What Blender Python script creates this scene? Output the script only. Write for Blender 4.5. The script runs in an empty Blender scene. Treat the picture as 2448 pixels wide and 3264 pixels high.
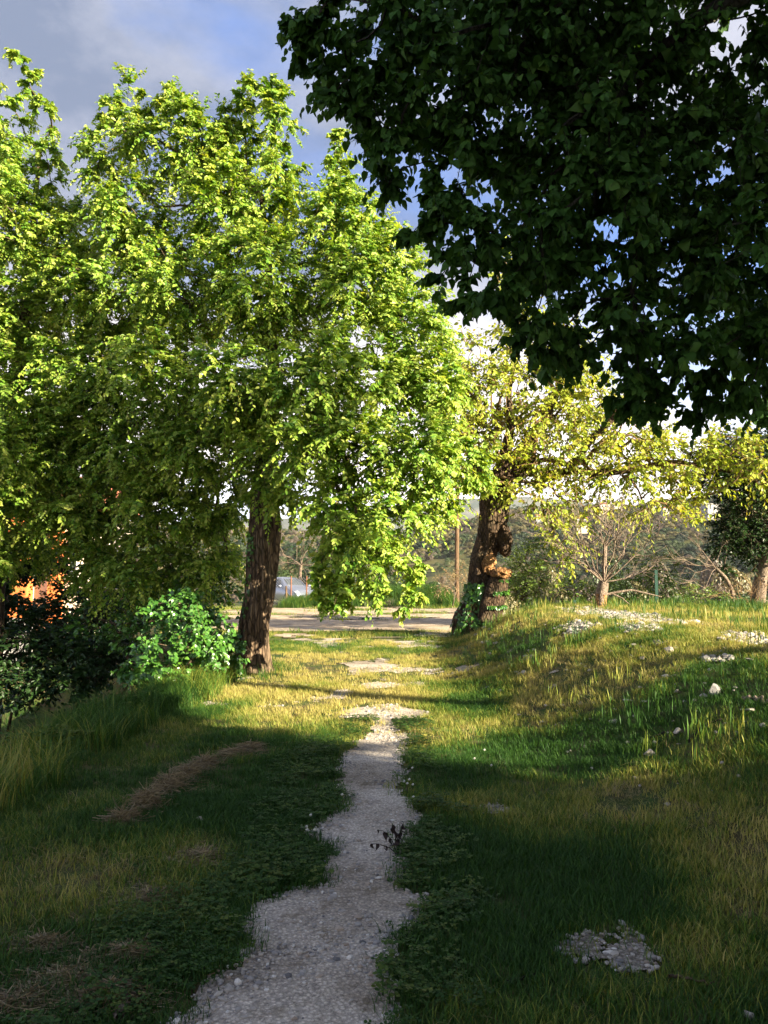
import bpy, math, random
import numpy as np
from mathutils import Vector, Matrix, Quaternion
rng = np.random.default_rng(7)
random.seed(7)
R = math.radians
S = bpy.context.scene
C = S.collection

# ------------------------------------------------------------------ camera, sky, sun, exposure
FPX, PITCH, EYE = 804.0, math.atan(63 / 804.0), 1.6
cam = bpy.data.cameras.new('camera'); cam.sensor_fit = 'VERTICAL'; cam.sensor_height = 24.0
cam.lens = FPX / 1024 * 24.0; cam.clip_end = 6000; cam.clip_start = 0.05
co = bpy.data.objects.new('camera', cam); C.objects.link(co)
co.location = (0, 0, EYE); co.rotation_euler = (R(90) + PITCH, 0, 0)
S.camera = co
SUN_AZ, SUN_EL = R(57), R(19.5)          # azimuth measured from -Y (behind the camera) towards +X
SUN = np.array([math.sin(SUN_AZ) * math.cos(SUN_EL), -math.cos(SUN_AZ) * math.cos(SUN_EL), math.sin(SUN_EL)])
sl = bpy.data.lights.new('sun', 'SUN'); sl.energy = 5.0; sl.angle = R(0.5); sl.color = (1.0, 0.88, 0.66)
so = bpy.data.objects.new('sun', sl); C.objects.link(so)
so.rotation_euler = Vector(SUN).to_track_quat('Z', 'Y').to_euler(); so.location = (30, -20, 30)
S.view_settings.view_transform = 'Standard'; S.view_settings.look = 'None'
S.view_settings.exposure = 2.3; S.view_settings.gamma = 1.0
S.cycles.max_bounces = 5; S.cycles.diffuse_bounces = 3; S.cycles.transmission_bounces = 4
S.cycles.transparent_max_bounces = 4; S.cycles.glossy_bounces = 2; S.cycles.volume_bounces = 0
S.cycles.sample_clamp_indirect = 4.0
S.cycles.use_denoising = True


class NT:
    """tiny node-tree writer"""
    def __init__(s, nt): s.t = nt
    def n(s, typ, inp=None, **kw):
        nd = s.t.nodes.new(typ)
        for k, v in kw.items(): setattr(nd, k, v)
        for k, v in (inp or {}).items():
            sk = nd.inputs[k]
            if isinstance(v, bpy.types.NodeSocket): s.t.links.new(v, sk)
            else: sk.default_value = v
        return nd
    def mix(s, f, a, b, blend='MIX'):
        nd = s.t.nodes.new('ShaderNodeMix'); nd.data_type = 'RGBA'; nd.blend_type = blend
        for i, v in ((0, f), (6, a), (7, b)):
            if isinstance(v, bpy.types.NodeSocket): s.t.links.new(v, nd.inputs[i])
            else: nd.inputs[i].default_value = (*v, 1) if isinstance(v, tuple) and len(v) == 3 else v
        return nd.outputs[2]
    def math(s, op, a, b=0.0, c=0.0, clamp=False):
        nd = s.t.nodes.new('ShaderNodeMath'); nd.operation = op; nd.use_clamp = clamp
        for i, v in enumerate((a, b, c)):
            if isinstance(v, bpy.types.NodeSocket): s.t.links.new(v, nd.inputs[i])
            else: nd.inputs[i].default_value = v
        return nd.outputs[0]
    def ramp(s, f, pts, interp='LINEAR'):
        nd = s.t.nodes.new('ShaderNodeValToRGB'); nd.color_ramp.interpolation = interp
        el = nd.color_ramp.elements
        while len(el) < len(pts): el.new(0.5)
        for e, (p, c) in zip(el, pts): e.position = p; e.color = (*c, 1)
        s.t.links.new(f, nd.inputs[0]); return nd.outputs[0]
    def rng(s, v, a, b, c=0.0, d=1.0):
        nd = s.t.nodes.new('ShaderNodeMapRange')
        s.t.links.new(v, nd.inputs[0])
        for i, q in enumerate((a, b, c, d)): nd.inputs[i + 1].default_value = q
        return nd.outputs[0]


w = bpy.data.worlds.new('World'); S.world = w; w.use_nodes = True
N = NT(w.node_tree); w.node_tree.nodes.clear()
sky = N.n('ShaderNodeTexSky', sky_type='NISHITA', sun_disc=False, sun_elevation=SUN_EL,
          sun_rotation=math.atan2(SUN[0], SUN[1]), air_density=1.0, dust_density=0.6, ozone_density=3.0)
tc = N.n('ShaderNodeTexCoord')
sep = N.n('ShaderNodeSeparateXYZ', {0: tc.outputs['Generated']})
mp = N.n('ShaderNodeMapping', {0: tc.outputs['Generated'], 'Scale': (1.0, 1.0, 1.7), 'Location': (0.35, 0.1, 0.13)})
n1 = N.n('ShaderNodeTexNoise', {'Vector': mp.outputs[0], 'Scale': 1.7, 'Detail': 7.0, 'Roughness': 0.52, 'Distortion': 0.25})
cov = N.rng(n1.outputs[0], 0.38, 0.53)
up = N.rng(sep.outputs[2], 0.03, 0.36)
n2 = N.n('ShaderNodeTexNoise', {'Vector': mp.outputs[0], 'Scale': 3.2, 'Detail': 8.0, 'Roughness': 0.6})
lowc = N.mix(N.rng(n2.outputs[0], 0.35, 0.65), (6.6, 6.0, 5.9), (11.5, 10.4, 9.5))
highc = N.mix(N.rng(n2.outputs[0], 0.42, 0.70), (0.85, 1.05, 1.55), (2.5, 2.55, 2.95))
cl = N.mix(up, lowc, highc)
skyc = N.mix(0.65, sky.outputs[0], N.mix(up, (3.0, 4.4, 7.0), (0.45, 1.1, 3.4)))
tot = N.mix(cov, skyc, cl)
bg = N.n('ShaderNodeBackground', {0: tot, 1: 0.066})
out = N.n('ShaderNodeOutputWorld', {0: bg.outputs[0]})

# ------------------------------------------------------------------ helpers
def W(px, py, Y):
    """the point at depth Y (metres along +Y) whose direction from the camera station is that of the photo's (px, py) on a 768x1024 grid"""
    u, v = (px - 384) / FPX, (512 - py) / FPX
    d = np.array([u, math.cos(PITCH) - v * math.sin(PITCH), math.sin(PITCH) + v * math.cos(PITCH)])
    return np.array([0, 0, EYE]) + d * (Y / d[1])


def sm(a, b, v):
    t = np.clip((v - a) / (b - a), 0, 1); return t * t * (3 - 2 * t)


def vnoise(x, y, seed=0.0):
    xi, yi = np.floor(x), np.floor(y); xf, yf = x - xi, y - yi
    def h(a, b):
        q = np.sin(a * 127.1 + b * 311.7 + seed * 74.7) * 43758.5453
        return q - np.floor(q)
    u, v = xf * xf * (3 - 2 * xf), yf * yf * (3 - 2 * yf)
    return (h(xi, yi) * (1 - u) + h(xi + 1, yi) * u) * (1 - v) + (h(xi, yi + 1) * (1 - u) + h(xi + 1, yi + 1) * u) * v


def fbm(x, y, seed=0.0, o=4):
    a, t, s = 0.5, 0, 0
    for i in range(o):
        t = t + a * vnoise(x * 2 ** i, y * 2 ** i, seed + i); s += a; a *= 0.5
    return t / s


XE = ([0, 6.6, 9, 10.5, 12, 14, 18, 30], [-3.2, -3.1, -3.05, -2.75, -2.9, -3.3, -4.5, -8.5])


def H0(x, y):
    x = np.asarray(x, float); y = np.asarray(y, float)
    x0 = np.interp(y, [0, 4, 7, 11, 15, 19, 23], [1.6, 1.25, 1.0, 0.8, 0.7, 1.2, 2.4])
    wd = np.interp(y, [0, 8, 16, 22], [4.2, 3.1, 2.7, 2.8])
    m = 0.86 * sm(0, 1, (x - x0) / wd) * (1 - sm(18.5, 26, y) * 0.8)
    m = m * (0.93 + 0.14 * fbm(x * 0.5, y * 0.5, 3)) + 0.10 * sm(1.5, 4, x) * (fbm(x * 0.9, y * 0.9, 5) - 0.5) * (y < 30)
    xe = np.interp(y, *XE)
    d = (-2.6 + 1.9 * sm(19, 25, y)) * sm(0, 2.3, xe - x)
    bank = 0.55 * sm(38, 41, y) * (1 - sm(43, 48, y)) * sm(-4.2, -2.5, x) * (1 - sm(4, 7, x))
    yv = np.interp(x, [-60, 1.5, 6, 80], [56, 49, 24, 24])
    t = np.clip((y - yv) / 95, 0, 1)
    v = -33 * t ** 1.25
    yy = np.maximum(y, 20); px = 384 + 804 * x / yy
    cy = np.interp(px, [-300, 0, 380, 440, 500, 583, 650, 768, 1200], [512, 518, 540, 532, 518, 509, 505, 499, 488])
    CR = 430
    cz = EYE + (575 - cy) / 804 * CR
    rise = (cz + 33) * np.clip((y - 130) / (CR - 130), 0, 1) ** 0.95
    rise = rise * (1 - 0.9 * sm(CR + 10, 780, y)) + (y > 125) * sm(125, 240, y) * 13 * (fbm(x / 60, y / 60, 9) - 0.5) * (1 - 0.6 * sm(350, 430, y))
    return m + d + bank + v + rise


def G(px, py):
    """where the photo's (px, py) meets the ground"""
    ys = np.concatenate([np.arange(1.5, 30, 0.03), np.arange(30, 60, 0.2)])
    P = np.array([W(px, py, q) for q in (1.0, 2.0)]); d = P[1] - P[0]
    xs = P[0][0] + d[0] * (ys - 1); zs = P[0][2] + d[2] * (ys - 1)
    k = np.argmax(zs <= H0(xs, ys))
    return np.array([xs[k], ys[k], float(H0(xs[k], ys[k]))])


def mesh_np(name, V, Fs, attrs=None, smooth=False, mats=(), midx=None):
    me = bpy.data.meshes.new(name)
    V = np.asarray(V, np.float32).reshape(-1, 3)
    if not isinstance(Fs, list): Fs = [Fs]
    Fs = [np.asarray(f, np.int32) for f in Fs if len(f)]
    ls = np.concatenate([f.ravel() for f in Fs]) if Fs else np.zeros(0, np.int32)
    cnt = np.concatenate([np.full(len(f), f.shape[1], np.int32) for f in Fs]) if Fs else np.zeros(0, np.int32)
    me.vertices.add(len(V)); me.vertices.foreach_set('co', V.ravel())
    me.loops.add(len(ls)); me.loops.foreach_set('vertex_index', ls)
    me.polygons.add(len(cnt))
    st = np.zeros(len(cnt), np.int32); st[1:] = np.cumsum(cnt)[:-1]
    me.polygons.foreach_set('loop_start', st)
    try: me.polygons.foreach_set('loop_total', cnt)
    except Exception: pass
    me.polygons.foreach_set('use_smooth', np.full(len(cnt), bool(smooth)))
    for m in mats: me.materials.append(m)
    if midx is not None: me.polygons.foreach_set('material_index', np.asarray(midx, np.int32))
    for k, (dom, a) in (attrs or {}).items():
        at = me.attributes.new(k, 'FLOAT', dom); at.data.foreach_set('value', np.asarray(a, np.float32))
    me.update(calc_edges=True)
    return me


def link(name, me, parent=None, loc=None, kind=None, label=None, cat=None, group=None, rot=None):
    o = bpy.data.objects.new(name, me); C.objects.link(o)
    if parent is not None: o.parent = parent
    if loc is not None: o.location = loc
    if rot is not None: o.rotation_euler = rot
    for k, v in (('kind', kind), ('label', label), ('category', cat), ('group', group)):
        if v: o[k] = v
    return o


def thing(name, label, cat, loc=(0, 0, 0), group=None, rz=0.0):
    return link(name, None, None, tuple(float(q) for q in loc), None, label, cat, group, (0, 0, rz))


class MB:
    """collects geometry"""
    def __init__(s): s.V = []; s.F = {}; s.n = 0
    def add(s, V, F):
        V = np.asarray(V, float).reshape(-1, 3)
        for f in F: s.F.setdefault(len(f), []).append(tuple(int(q) + s.n for q in f))
        s.V.append(V); s.n += len(V)
    def box(s, c, h, rz=0.0):
        c = np.asarray(c, float); P = np.array([[i, j, k] for i in (-1, 1) for j in (-1, 1) for k in (-1, 1)], float) * np.asarray(h)
        if rz:
            cs, sn = math.cos(rz), math.sin(rz); P = np.c_[P[:, 0] * cs - P[:, 1] * sn, P[:, 0] * sn + P[:, 1] * cs, P[:, 2]]
        s.add(P + c, [(0, 1, 3, 2), (4, 6, 7, 5), (0, 4, 5, 1), (2, 3, 7, 6), (0, 2, 6, 4), (1, 5, 7, 3)])
    def tube(s, P, r, k=8, caps=True):
        V, F = tube(P, r, k); s.add(V, [tuple(f) for f in F])
        if caps:
            n = len(P); s.F.setdefault(k, [])
            s.add(V[:k], [tuple(range(k))[::-1]]); s.add(V[-k:], [tuple(range(k))])
    def build(s, name, mat, parent=None, smooth=False, **kw):
        me = mesh_np(name, np.concatenate(s.V), [np.array(f) for f in s.F.values()], smooth=smooth, mats=(mat,))
        return link(name, me, parent, **kw)


def tube(P, r, k=8):
    P = np.asarray(P, float); n = len(P); r = np.broadcast_to(np.asarray(r, float), (n,))
    T = np.gradient(P, axis=0); T /= np.linalg.norm(T, axis=1, keepdims=True) + 1e-9
    a = np.array([0, 0, 1.0]) if abs(T[0][2]) < 0.9 else np.array([1.0, 0, 0])
    V = []
    u = np.cross(T[0], a); u /= np.linalg.norm(u)
    an = np.arange(k) / k * 2 * math.pi
    for i in range(n):
        u = u - T[i] * np.dot(u, T[i]); u /= np.linalg.norm(u) + 1e-9
        v = np.cross(T[i], u)
        V.append(P[i] + r[i] * (np.cos(an)[:, None] * u + np.sin(an)[:, None] * v))
    F = []
    for i in range(n - 1):
        for j in range(k):
            F.append((i * k + j, i * k + (j + 1) % k, (i + 1) * k + (j + 1) % k, (i + 1) * k + j))
    return np.concatenate(V), np.array(F)


# ------------------------------------------------------------------ materials
def mat(name):
    m = bpy.data.materials.new(name); m.use_nodes = True; m.node_tree.nodes.clear()
    return m, NT(m.node_tree)


def finish(m, N, bsdf):
    N.n('ShaderNodeOutputMaterial', {0: bsdf})
    return m


def leaf_mat(name, cols, trans=0.38, rough=0.42, tcol=None, spec=0.35, noise=True):
    m, N = mat(name)
    at = N.n('ShaderNodeAttribute', attribute_name='tint')
    col = N.ramp(at.outputs['Fac'], [(i / (len(cols) - 1), c) for i, c in enumerate(cols)])
    if noise:
        tc = N.n('ShaderNodeTexCoord'); nz = N.n('ShaderNodeTexNoise', {'Vector': tc.outputs['Object'], 'Scale': 1.1, 'Detail': 3.0})
        col = N.mix(1.0, col, N.ramp(nz.outputs[0], [(0.3, (0.72, 0.8, 0.8)), (0.7, (1.12, 1.06, 1.0))]), 'MULTIPLY')
    p = N.n('ShaderNodeBsdfPrincipled', {'Base Color': col, 'Roughness': rough, 'Specular IOR Level': spec})
    tcl = N.mix(1.0, col, tcol or (1.35, 1.15, 0.45), 'MULTIPLY')
    t = N.n('ShaderNodeBsdfTranslucent', {0: tcl})
    mx = N.n('ShaderNodeMixShader', {0: trans, 1: p.outputs[0], 2: t.outputs[0]})
    return finish(m, N, mx.outputs[0])


def bark_mat(name, c1, c2, c3, scale=6.0, stretch=0.25, bump=0.6, obj=True):
    m, N = mat(name)
    tc = N.n('ShaderNodeTexCoord'); mp = N.n('ShaderNodeMapping', {0: tc.outputs['Object'], 'Scale': (1, 1, stretch)})
    n1 = N.n('ShaderNodeTexNoise', {'Vector': mp.outputs[0], 'Scale': scale * 2.4, 'Detail': 6.0, 'Roughness': 0.65, 'Distortion': 0.6})
    vo = N.n('ShaderNodeTexVoronoi', {'Vector': mp.outputs[0], 'Scale': scale * 3.5, 'Randomness': 1.0}, feature='DISTANCE_TO_EDGE')
    n2 = N.n('ShaderNodeTexNoise', {'Vector': tc.outputs['Object'], 'Scale': 1.6, 'Detail': 4.0})
    col = N.ramp(n1.outputs[0], [(0.32, c1), (0.52, c2), (0.72, c3)])
    col = N.mix(N.rng(vo.outputs[0], 0.0, 0.16, 0.75, 0.0), col, tuple(q * 0.35 for q in c1))
    col = N.mix(N.rng(n2.outputs[0], 0.5, 0.75, 0.0, 0.5), col, tuple(0.5 * a + 0.5 * b for a, b in zip(c2, (0.10, 0.12, 0.07))))
    hgt = N.math('ADD', N.math('MULTIPLY', n1.outputs[0], 0.6), N.rng(vo.outputs[0], 0.0, 0.2, 0.0, 0.6))
    bp = N.n('ShaderNodeBump', {'Height': hgt, 'Strength': bump, 'Distance': 0.04})
    p = N.n('ShaderNodeBsdfPrincipled', {'Base Color': col, 'Roughness': 0.9, 'Specular IOR Level': 0.15, 'Normal': bp.outputs[0]})
    return finish(m, N, p.outputs[0])


def plain(name, c, rough=0.7, metal=0.0, var=0.15, scale=8.0, bump=0.1, spec=0.3, alpha=None):
    m, N = mat(name)
    tc = N.n('ShaderNodeTexCoord'); nz = N.n('ShaderNodeTexNoise', {'Vector': tc.outputs['Object'], 'Scale': scale, 'Detail': 5.0, 'Roughness': 0.6})
    col = N.ramp(nz.outputs[0], [(0.25, tuple(q * (1 - var) for q in c)), (0.75, tuple(min(1, q * (1 + var)) for q in c))])
    bp = N.n('ShaderNodeBump', {'Height': nz.outputs[0], 'Strength': bump, 'Distance': 0.01})
    p = N.n('ShaderNodeBsdfPrincipled', {'Base Color': col, 'Roughness': rough, 'Metallic': metal, 'Specular IOR Level': spec, 'Normal': bp.outputs[0]})
    return finish(m, N, p.outputs[0])


M = {}
M['leafA'] = leaf_mat('fresh_leaf', [(0.065, 0.18, 0.02), (0.175, 0.32, 0.035), (0.32, 0.44, 0.06), (0.48, 0.53, 0.12)])
M['leafB'] = leaf_mat('yellow_leaf', [(0.17, 0.26, 0.025), (0.28, 0.37, 0.035), (0.40, 0.45, 0.05), (0.46, 0.42, 0.08)])
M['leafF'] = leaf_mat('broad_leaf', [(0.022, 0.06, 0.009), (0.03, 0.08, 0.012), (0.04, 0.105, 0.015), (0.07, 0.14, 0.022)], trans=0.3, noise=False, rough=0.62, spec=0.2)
M['leafIvy'] = leaf_mat('ivy_leaf', [(0.035, 0.11, 0.02), (0.06, 0.17, 0.025), (0.13, 0.27, 0.035)], trans=0.22, rough=0.3, spec=0.6)
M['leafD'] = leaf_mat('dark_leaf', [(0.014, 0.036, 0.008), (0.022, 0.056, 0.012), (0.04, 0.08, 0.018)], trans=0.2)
M['leafBush'] = leaf_mat('bush_leaf', [(0.08, 0.15, 0.025), (0.15, 0.23, 0.04), (0.22, 0.29, 0.05)], trans=0.3)
M['leafDry'] = leaf_mat('dry_leaf', [(0.14, 0.09, 0.04), (0.28, 0.2, 0.09), (0.36, 0.27, 0.13)], trans=0.15, tcol=(1.1, 0.9, 0.6))
M['leafDead'] = plain('dead_leaf', (0.022, 0.013, 0.01), 0.8)
M['bark'] = bark_mat('elm_bark', (0.04, 0.027, 0.018), (0.14, 0.095, 0.06), (0.31, 0.22, 0.14), 5.0, 0.22, 1.0)
M['bark2'] = bark_mat('mulberry_bark', (0.03, 0.02, 0.013), (0.085, 0.055, 0.033), (0.20, 0.13, 0.07), 4.0, 0.4, 1.0)
M['wound'] = bark_mat('raw_wood', (0.20, 0.10, 0.04), (0.38, 0.20, 0.08), (0.52, 0.31, 0.15), 7.0, 0.5, 0.7)
M['twig'] = bark_mat('twig_bark', (0.05, 0.035, 0.022), (0.13, 0.09, 0.055), (0.20, 0.14, 0.085), 9.0, 0.5, 0.3)
M['twig2'] = bark_mat('ochre_twig', (0.09, 0.05, 0.025), (0.22, 0.14, 0.07), (0.33, 0.21, 0.11), 9.0, 0.5, 0.3)
M['pale'] = bark_mat('pale_bark', (0.10, 0.075, 0.055), (0.23, 0.17, 0.125), (0.36, 0.28, 0.21), 8.0, 0.5, 0.4)
M['darkbark'] = bark_mat('dark_bark', (0.012, 0.010, 0.008), (0.03, 0.024, 0.018), (0.05, 0.04, 0.03), 8.0, 0.4, 0.5)
M['stone'] = plain('limestone', (0.36, 0.32, 0.265), 0.85, var=0.3, scale=14, bump=0.5)
M['rock'] = plain('grey_rock', (0.20, 0.19, 0.18), 0.85, var=0.25, scale=9, bump=0.5)
M['straw'] = leaf_mat('straw', [(0.11, 0.078, 0.038), (0.21, 0.155, 0.075), (0.34, 0.265, 0.135)], trans=0.15, tcol=(1.1, 0.95, 0.6), noise=False)

# pebble material with per-pebble tint
m, N = mat('pebble'); at = N.n('ShaderNodeAttribute', attribute_name='tint')
col = N.ramp(at.outputs['Fac'], [(0.0, (0.10, 0.095, 0.095)), (0.3, (0.27, 0.25, 0.225)), (0.55, (0.42, 0.375, 0.31)), (0.8, (0.28, 0.215, 0.155)), (1.0, (0.60, 0.56, 0.49))])
p = N.n('ShaderNodeBsdfPrincipled', {'Base Color': col, 'Roughness': 0.85}); M['pebble'] = finish(m, N, p.outputs[0])

# ground
def ground_mat():
    m, N = mat('meadow_soil')
    tc = N.n('ShaderNodeTexCoord'); ob = tc.outputs['Object']
    nz = lambda sc, d=5.0, r=0.6: N.n('ShaderNodeTexNoise', {'Vector': ob, 'Scale': sc, 'Detail': d, 'Roughness': r}).outputs[0]
    g = N.mix(N.rng(nz(0.9), 0.4, 0.62), (0.04, 0.085, 0.016), (0.12, 0.13, 0.035))
    g = N.mix(N.rng(nz(3.5), 0.48, 0.66), g, (0.12, 0.085, 0.045))
    g = N.mix(N.rng(nz(40, 3), 0.35, 0.65, 0, 0.55), g, (0.05, 0.045, 0.022))
    far = N.ramp(nz(0.02, 8), [(0.35, (0.035, 0.05, 0.02)), (0.5, (0.07, 0.075, 0.03)), (0.65, (0.12, 0.10, 0.05))])
    sep = N.n('ShaderNodeSeparateXYZ', {0: ob})
    col = N.mix(N.rng(sep.outputs[1], 40, 70), g, far)
    hgt = N.math('ADD', nz(18), N.math('MULTIPLY', nz(90, 3), 0.5))
    bp = N.n('ShaderNodeBump', {'Height': hgt, 'Strength': 0.8, 'Distance': 0.03})
    p = N.n('ShaderNodeBsdfPrincipled', {'Base Color': col, 'Roughness': 0.95, 'Specular IOR Level': 0.1, 'Normal': bp.outputs[0]})
    return finish(m, N, p.outputs[0])
M['ground'] = ground_mat()


def gravel_mat(name, base, hi, lo):
    m, N = mat(name)
    tc = N.n('ShaderNodeTexCoord'); ob = tc.outputs['Object']
    v1 = N.n('ShaderNodeTexVoronoi', {'Vector': ob, 'Scale': 55.0}); v2 = N.n('ShaderNodeTexVoronoi', {'Vector': ob, 'Scale': 150.0})
    n1 = N.n('ShaderNodeTexNoise', {'Vector': ob, 'Scale': 2.2, 'Detail': 8.0, 'Roughness': 0.65})
    sepc = N.n('ShaderNodeSeparateColor', {0: v1.outputs['Color']}); sep2 = N.n('ShaderNodeSeparateColor', {0: v2.outputs['Color']})
    c = N.mix(N.rng(n1.outputs[0], 0.35, 0.65), base, hi)
    c = N.mix(N.rng(sepc.outputs[0], 0.6, 1.0, 0, 0.8), c, lo)
    c = N.mix(N.rng(sep2.outputs[1], 0.55, 1.0, 0, 0.6), c, tuple(min(1, q * 1.35) for q in hi))
    c = N.mix(N.rng(v1.outputs['Distance'], 0.25, 0.55, 0.0, 0.45), c, tuple(q * 0.5 for q in lo))
    n3 = N.n('ShaderNodeTexNoise', {'Vector': ob, 'Scale': 5.0, 'Detail': 6.0, 'Roughness': 0.7})
    c = N.mix(N.rng(n3.outputs[0], 0.54, 0.68, 0, 0.75), c, (0.15, 0.115, 0.07))
    n4 = N.n('ShaderNodeTexNoise', {'Vector': ob, 'Scale': 1.3, 'Detail': 3.0})
    c = N.mix(1.0, c, N.ramp(n4.outputs[0], [(0.35, (0.72, 0.68, 0.62)), (0.6, (1.15, 1.13, 1.1))]), 'MULTIPLY')
    hgt = N.math('ADD', N.math('MULTIPLY', v1.outputs['Distance'], -0.8), N.math('MULTIPLY', v2.outputs['Distance'], -0.3))
    bp = N.n('ShaderNodeBump', {'Height': hgt, 'Strength': 0.9, 'Distance': 0.012})
    p = N.n('ShaderNodeBsdfPrincipled', {'Base Color': c, 'Roughness': 0.95, 'Specular IOR Level': 0.1, 'Normal': bp.outputs[0]})
    return finish(m, N, p.outputs[0])
M['gravel'] = gravel_mat('path_gravel', (0.47, 0.405, 0.33), (0.62, 0.55, 0.46), (0.24, 0.21, 0.18))
M['lot'] = gravel_mat('lot_gravel', (0.50, 0.40, 0.28), (0.64, 0.53, 0.39), (0.26, 0.20, 0.13))

# ------------------------------------------------------------------ path mask (world metres)
PE = [(1060, 150, 372), (1024, 186, 371), (986, 223, 382), (966, 250, 376), (948, 272, 374), (932, 258, 398), (920, 255, 410), (901, 276, 420), (893, 300, 404), (886, 327, 386), (870, 338, 388),
      (854, 346, 393), (840, 330, 398), (833, 314, 401), (822, 330, 406), (812, 346, 411), (803, 349, 404), (791, 345, 391), (775, 346, 396), (759, 346, 394), (748, 358, 399), (740, 369, 405), (730, 371, 398), (721, 374, 387), (714, 376, 384)]
pe = []
for py, l, r in PE:
    a, b = W(l, py, 1.0), W(r, py, 1.0)
    Y = EYE / ((EYE - a[2]))
    pe.append((Y, a[0] * Y, b[0] * Y))
pe = np.array(pe)
BLOBS = []       # gravel patches: centre x, y, rx, ry
for (l, t, r, b) in [(348, 703, 418, 722), (343, 660, 412, 673), (330, 688, 352, 700), (365, 683, 400, 690), (388, 640, 440, 648), (300, 634, 360, 645), (372, 740, 388, 765)]:
    A, B = G((l + r) / 2, t), G((l + r) / 2, b); Lx, Rx = G(l, (t + b) / 2), G(r, (t + b) / 2)
    BLOBS.append(((A[0] + B[0]) / 2, (A[1] + B[1]) / 2, abs(Rx[0] - Lx[0]) / 2, abs(A[1] - B[1]) / 2))
SIDE = []        # gravel showing through the turf beside the path and on the mound
for (l, t, r, b) in [(562, 939, 607, 958), (602, 945, 648, 968), (625, 936, 640, 944), (580, 609, 640, 622), (556, 622, 600, 634), (622, 625, 660, 636), (740, 633, 790, 648), (650, 640, 668, 648), (480, 805, 520, 813), (700, 655, 730, 664)]:
    A, B = G((l + r) / 2, t), G((l + r) / 2, b); Lx, Rx = G(l, (t + b) / 2), G(r, (t + b) / 2)
    SIDE.append(((A[0] + B[0]) / 2, (A[1] + B[1]) / 2, abs(Rx[0] - Lx[0]) / 2, max(0.12, abs(A[1] - B[1]) / 2)))


def path_mask(x, y):
    l = np.interp(y, pe[:, 0], pe[:, 1]); r = np.interp(y, pe[:, 0], pe[:, 2])
    m = np.minimum(x - l, r - x) / 0.12 + 0.7
    m = np.where((y < pe[0, 0] - 1.0) | (y > pe[-1, 0]), -1, m)
    for cx, cy, rx, ry in BLOBS:
        m = np.maximum(m, (1 - np.hypot((x - cx) / rx, (y - cy) / ry)) * 2)
    return m + (fbm(x * 9, y * 9, 21, 4) - 0.5) * 1.5 + (fbm(x * 2.3, y * 1.6, 22, 4) - 0.5) * 6.5 * (y > 8.3) - (y > 8.3) * 0.25


def side_mask(x, y):
    m = np.full(np.shape(x), -5.0)
    for cx, cy, rx, ry in SIDE:
        m = np.maximum(m, (1 - np.hypot((x - cx) / rx, (y - cy) / ry)) * 2)
    return m + (fbm(x * 7, y * 7, 33, 5) - 0.52) * 4.5


def lot_mask(x, y):
    d = np.minimum(np.minimum(y - 21.2 + 0.5 * (x + 1) * (x > -1) * 0, 38.5 - y) / 2.0, np.minimum(x + 4.9, 5.5 - 0.0 * y - x) / 2.5)
    return np.minimum(d, 1.0) + (fbm(x * 0.45, y * 0.8, 41, 4) - 0.50) * 8


# ------------------------------------------------------------------ ground sheet
def grow(a, b, s0, k):
    o = [a]; s = s0
    while o[-1] < b: o.append(o[-1] + s); s *= k
    return o
xs = np.array(sorted(set([-q for q in grow(6.0, 620, 0.1, 1.09)] + list(np.arange(-5.95, 7.5, 0.075)) + grow(7.52, 620, 0.1, 1.09))))
ys = np.array(sorted(set([-q for q in grow(0.5, 60, 0.4, 1.25)] + list(np.arange(-0.4, 1.5, 0.2)) + list(np.arange(1.5, 12, 0.075)) + list(np.arange(12, 30, 0.17)) + grow(30, 800, 0.3, 1.035))))
X, Y = np.meshgrid(xs, ys)
Z = H0(X, Y)
near = (1 - sm(25, 40, Y)) * (1 - sm(8, 20, np.abs(X)))
pm = np.clip(path_mask(X, Y), 0, 1)
Z = Z + near * ((fbm(X * 2.2, Y * 2.2, 51) - 0.5) * 0.05 + (fbm(X * 8, Y * 8, 52) - 0.5) * 0.02) * (1 - pm) - 0.012 * pm * near
nx, ny = len(xs), len(ys)
idx = np.arange(nx * ny).reshape(ny, nx)
F = np.stack([idx[:-1, :-1], idx[:-1, 1:], idx[1:, 1:], idx[1:, :-1]], -1).reshape(-1, 4)
ground = link('ground', mesh_np('ground', np.stack([X, Y, Z], -1), F, smooth=True, mats=(M['ground'],)), kind='structure')


def sheet(name, mask, x0, x1, y0, y1, st, mt, lift=0.006, parent=None):
    gx = np.arange(x0, x1, st); gy = np.arange(y0, y1, st)
    A, B = np.meshgrid(gx, gy); k = mask(A, B) > 0
    i = np.arange(A.size).reshape(A.shape)
    cell = k[:-1, :-1] & k[1:, :-1] & k[:-1, 1:] & k[1:, 1:]
    f = np.stack([i[:-1, :-1], i[:-1, 1:], i[1:, 1:], i[1:, :-1]], -1)[cell]
    u, inv = np.unique(f.ravel(), return_inverse=True)
    P = np.stack([A, B, H0(A, B) + lift], -1).reshape(-1, 3)[u]
    P[:, 2] += (fbm(P[:, 0] * 5, P[:, 1] * 5, 61) - 0.5) * 0.014
    return link(name, mesh_np(name, P, inv.reshape(-1, 4), smooth=True, mats=(mt,)), parent, kind='structure')
sheet('path', path_mask, -2.6, 2.2, 0.8, 20.5, 0.02, M['gravel'])
M['dirt'] = gravel_mat('dirt_gravel', (0.24, 0.205, 0.165), (0.38, 0.345, 0.30), (0.11, 0.09, 0.065))
sheet('gravel_patch', side_mask, 0.4, 8, 2.5, 21, 0.013, M['dirt'], 0.004)
sheet('gravel_lot', lot_mask, -16, 8, 20.5, 41, 0.16, M['lot'], 0.03)

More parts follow.
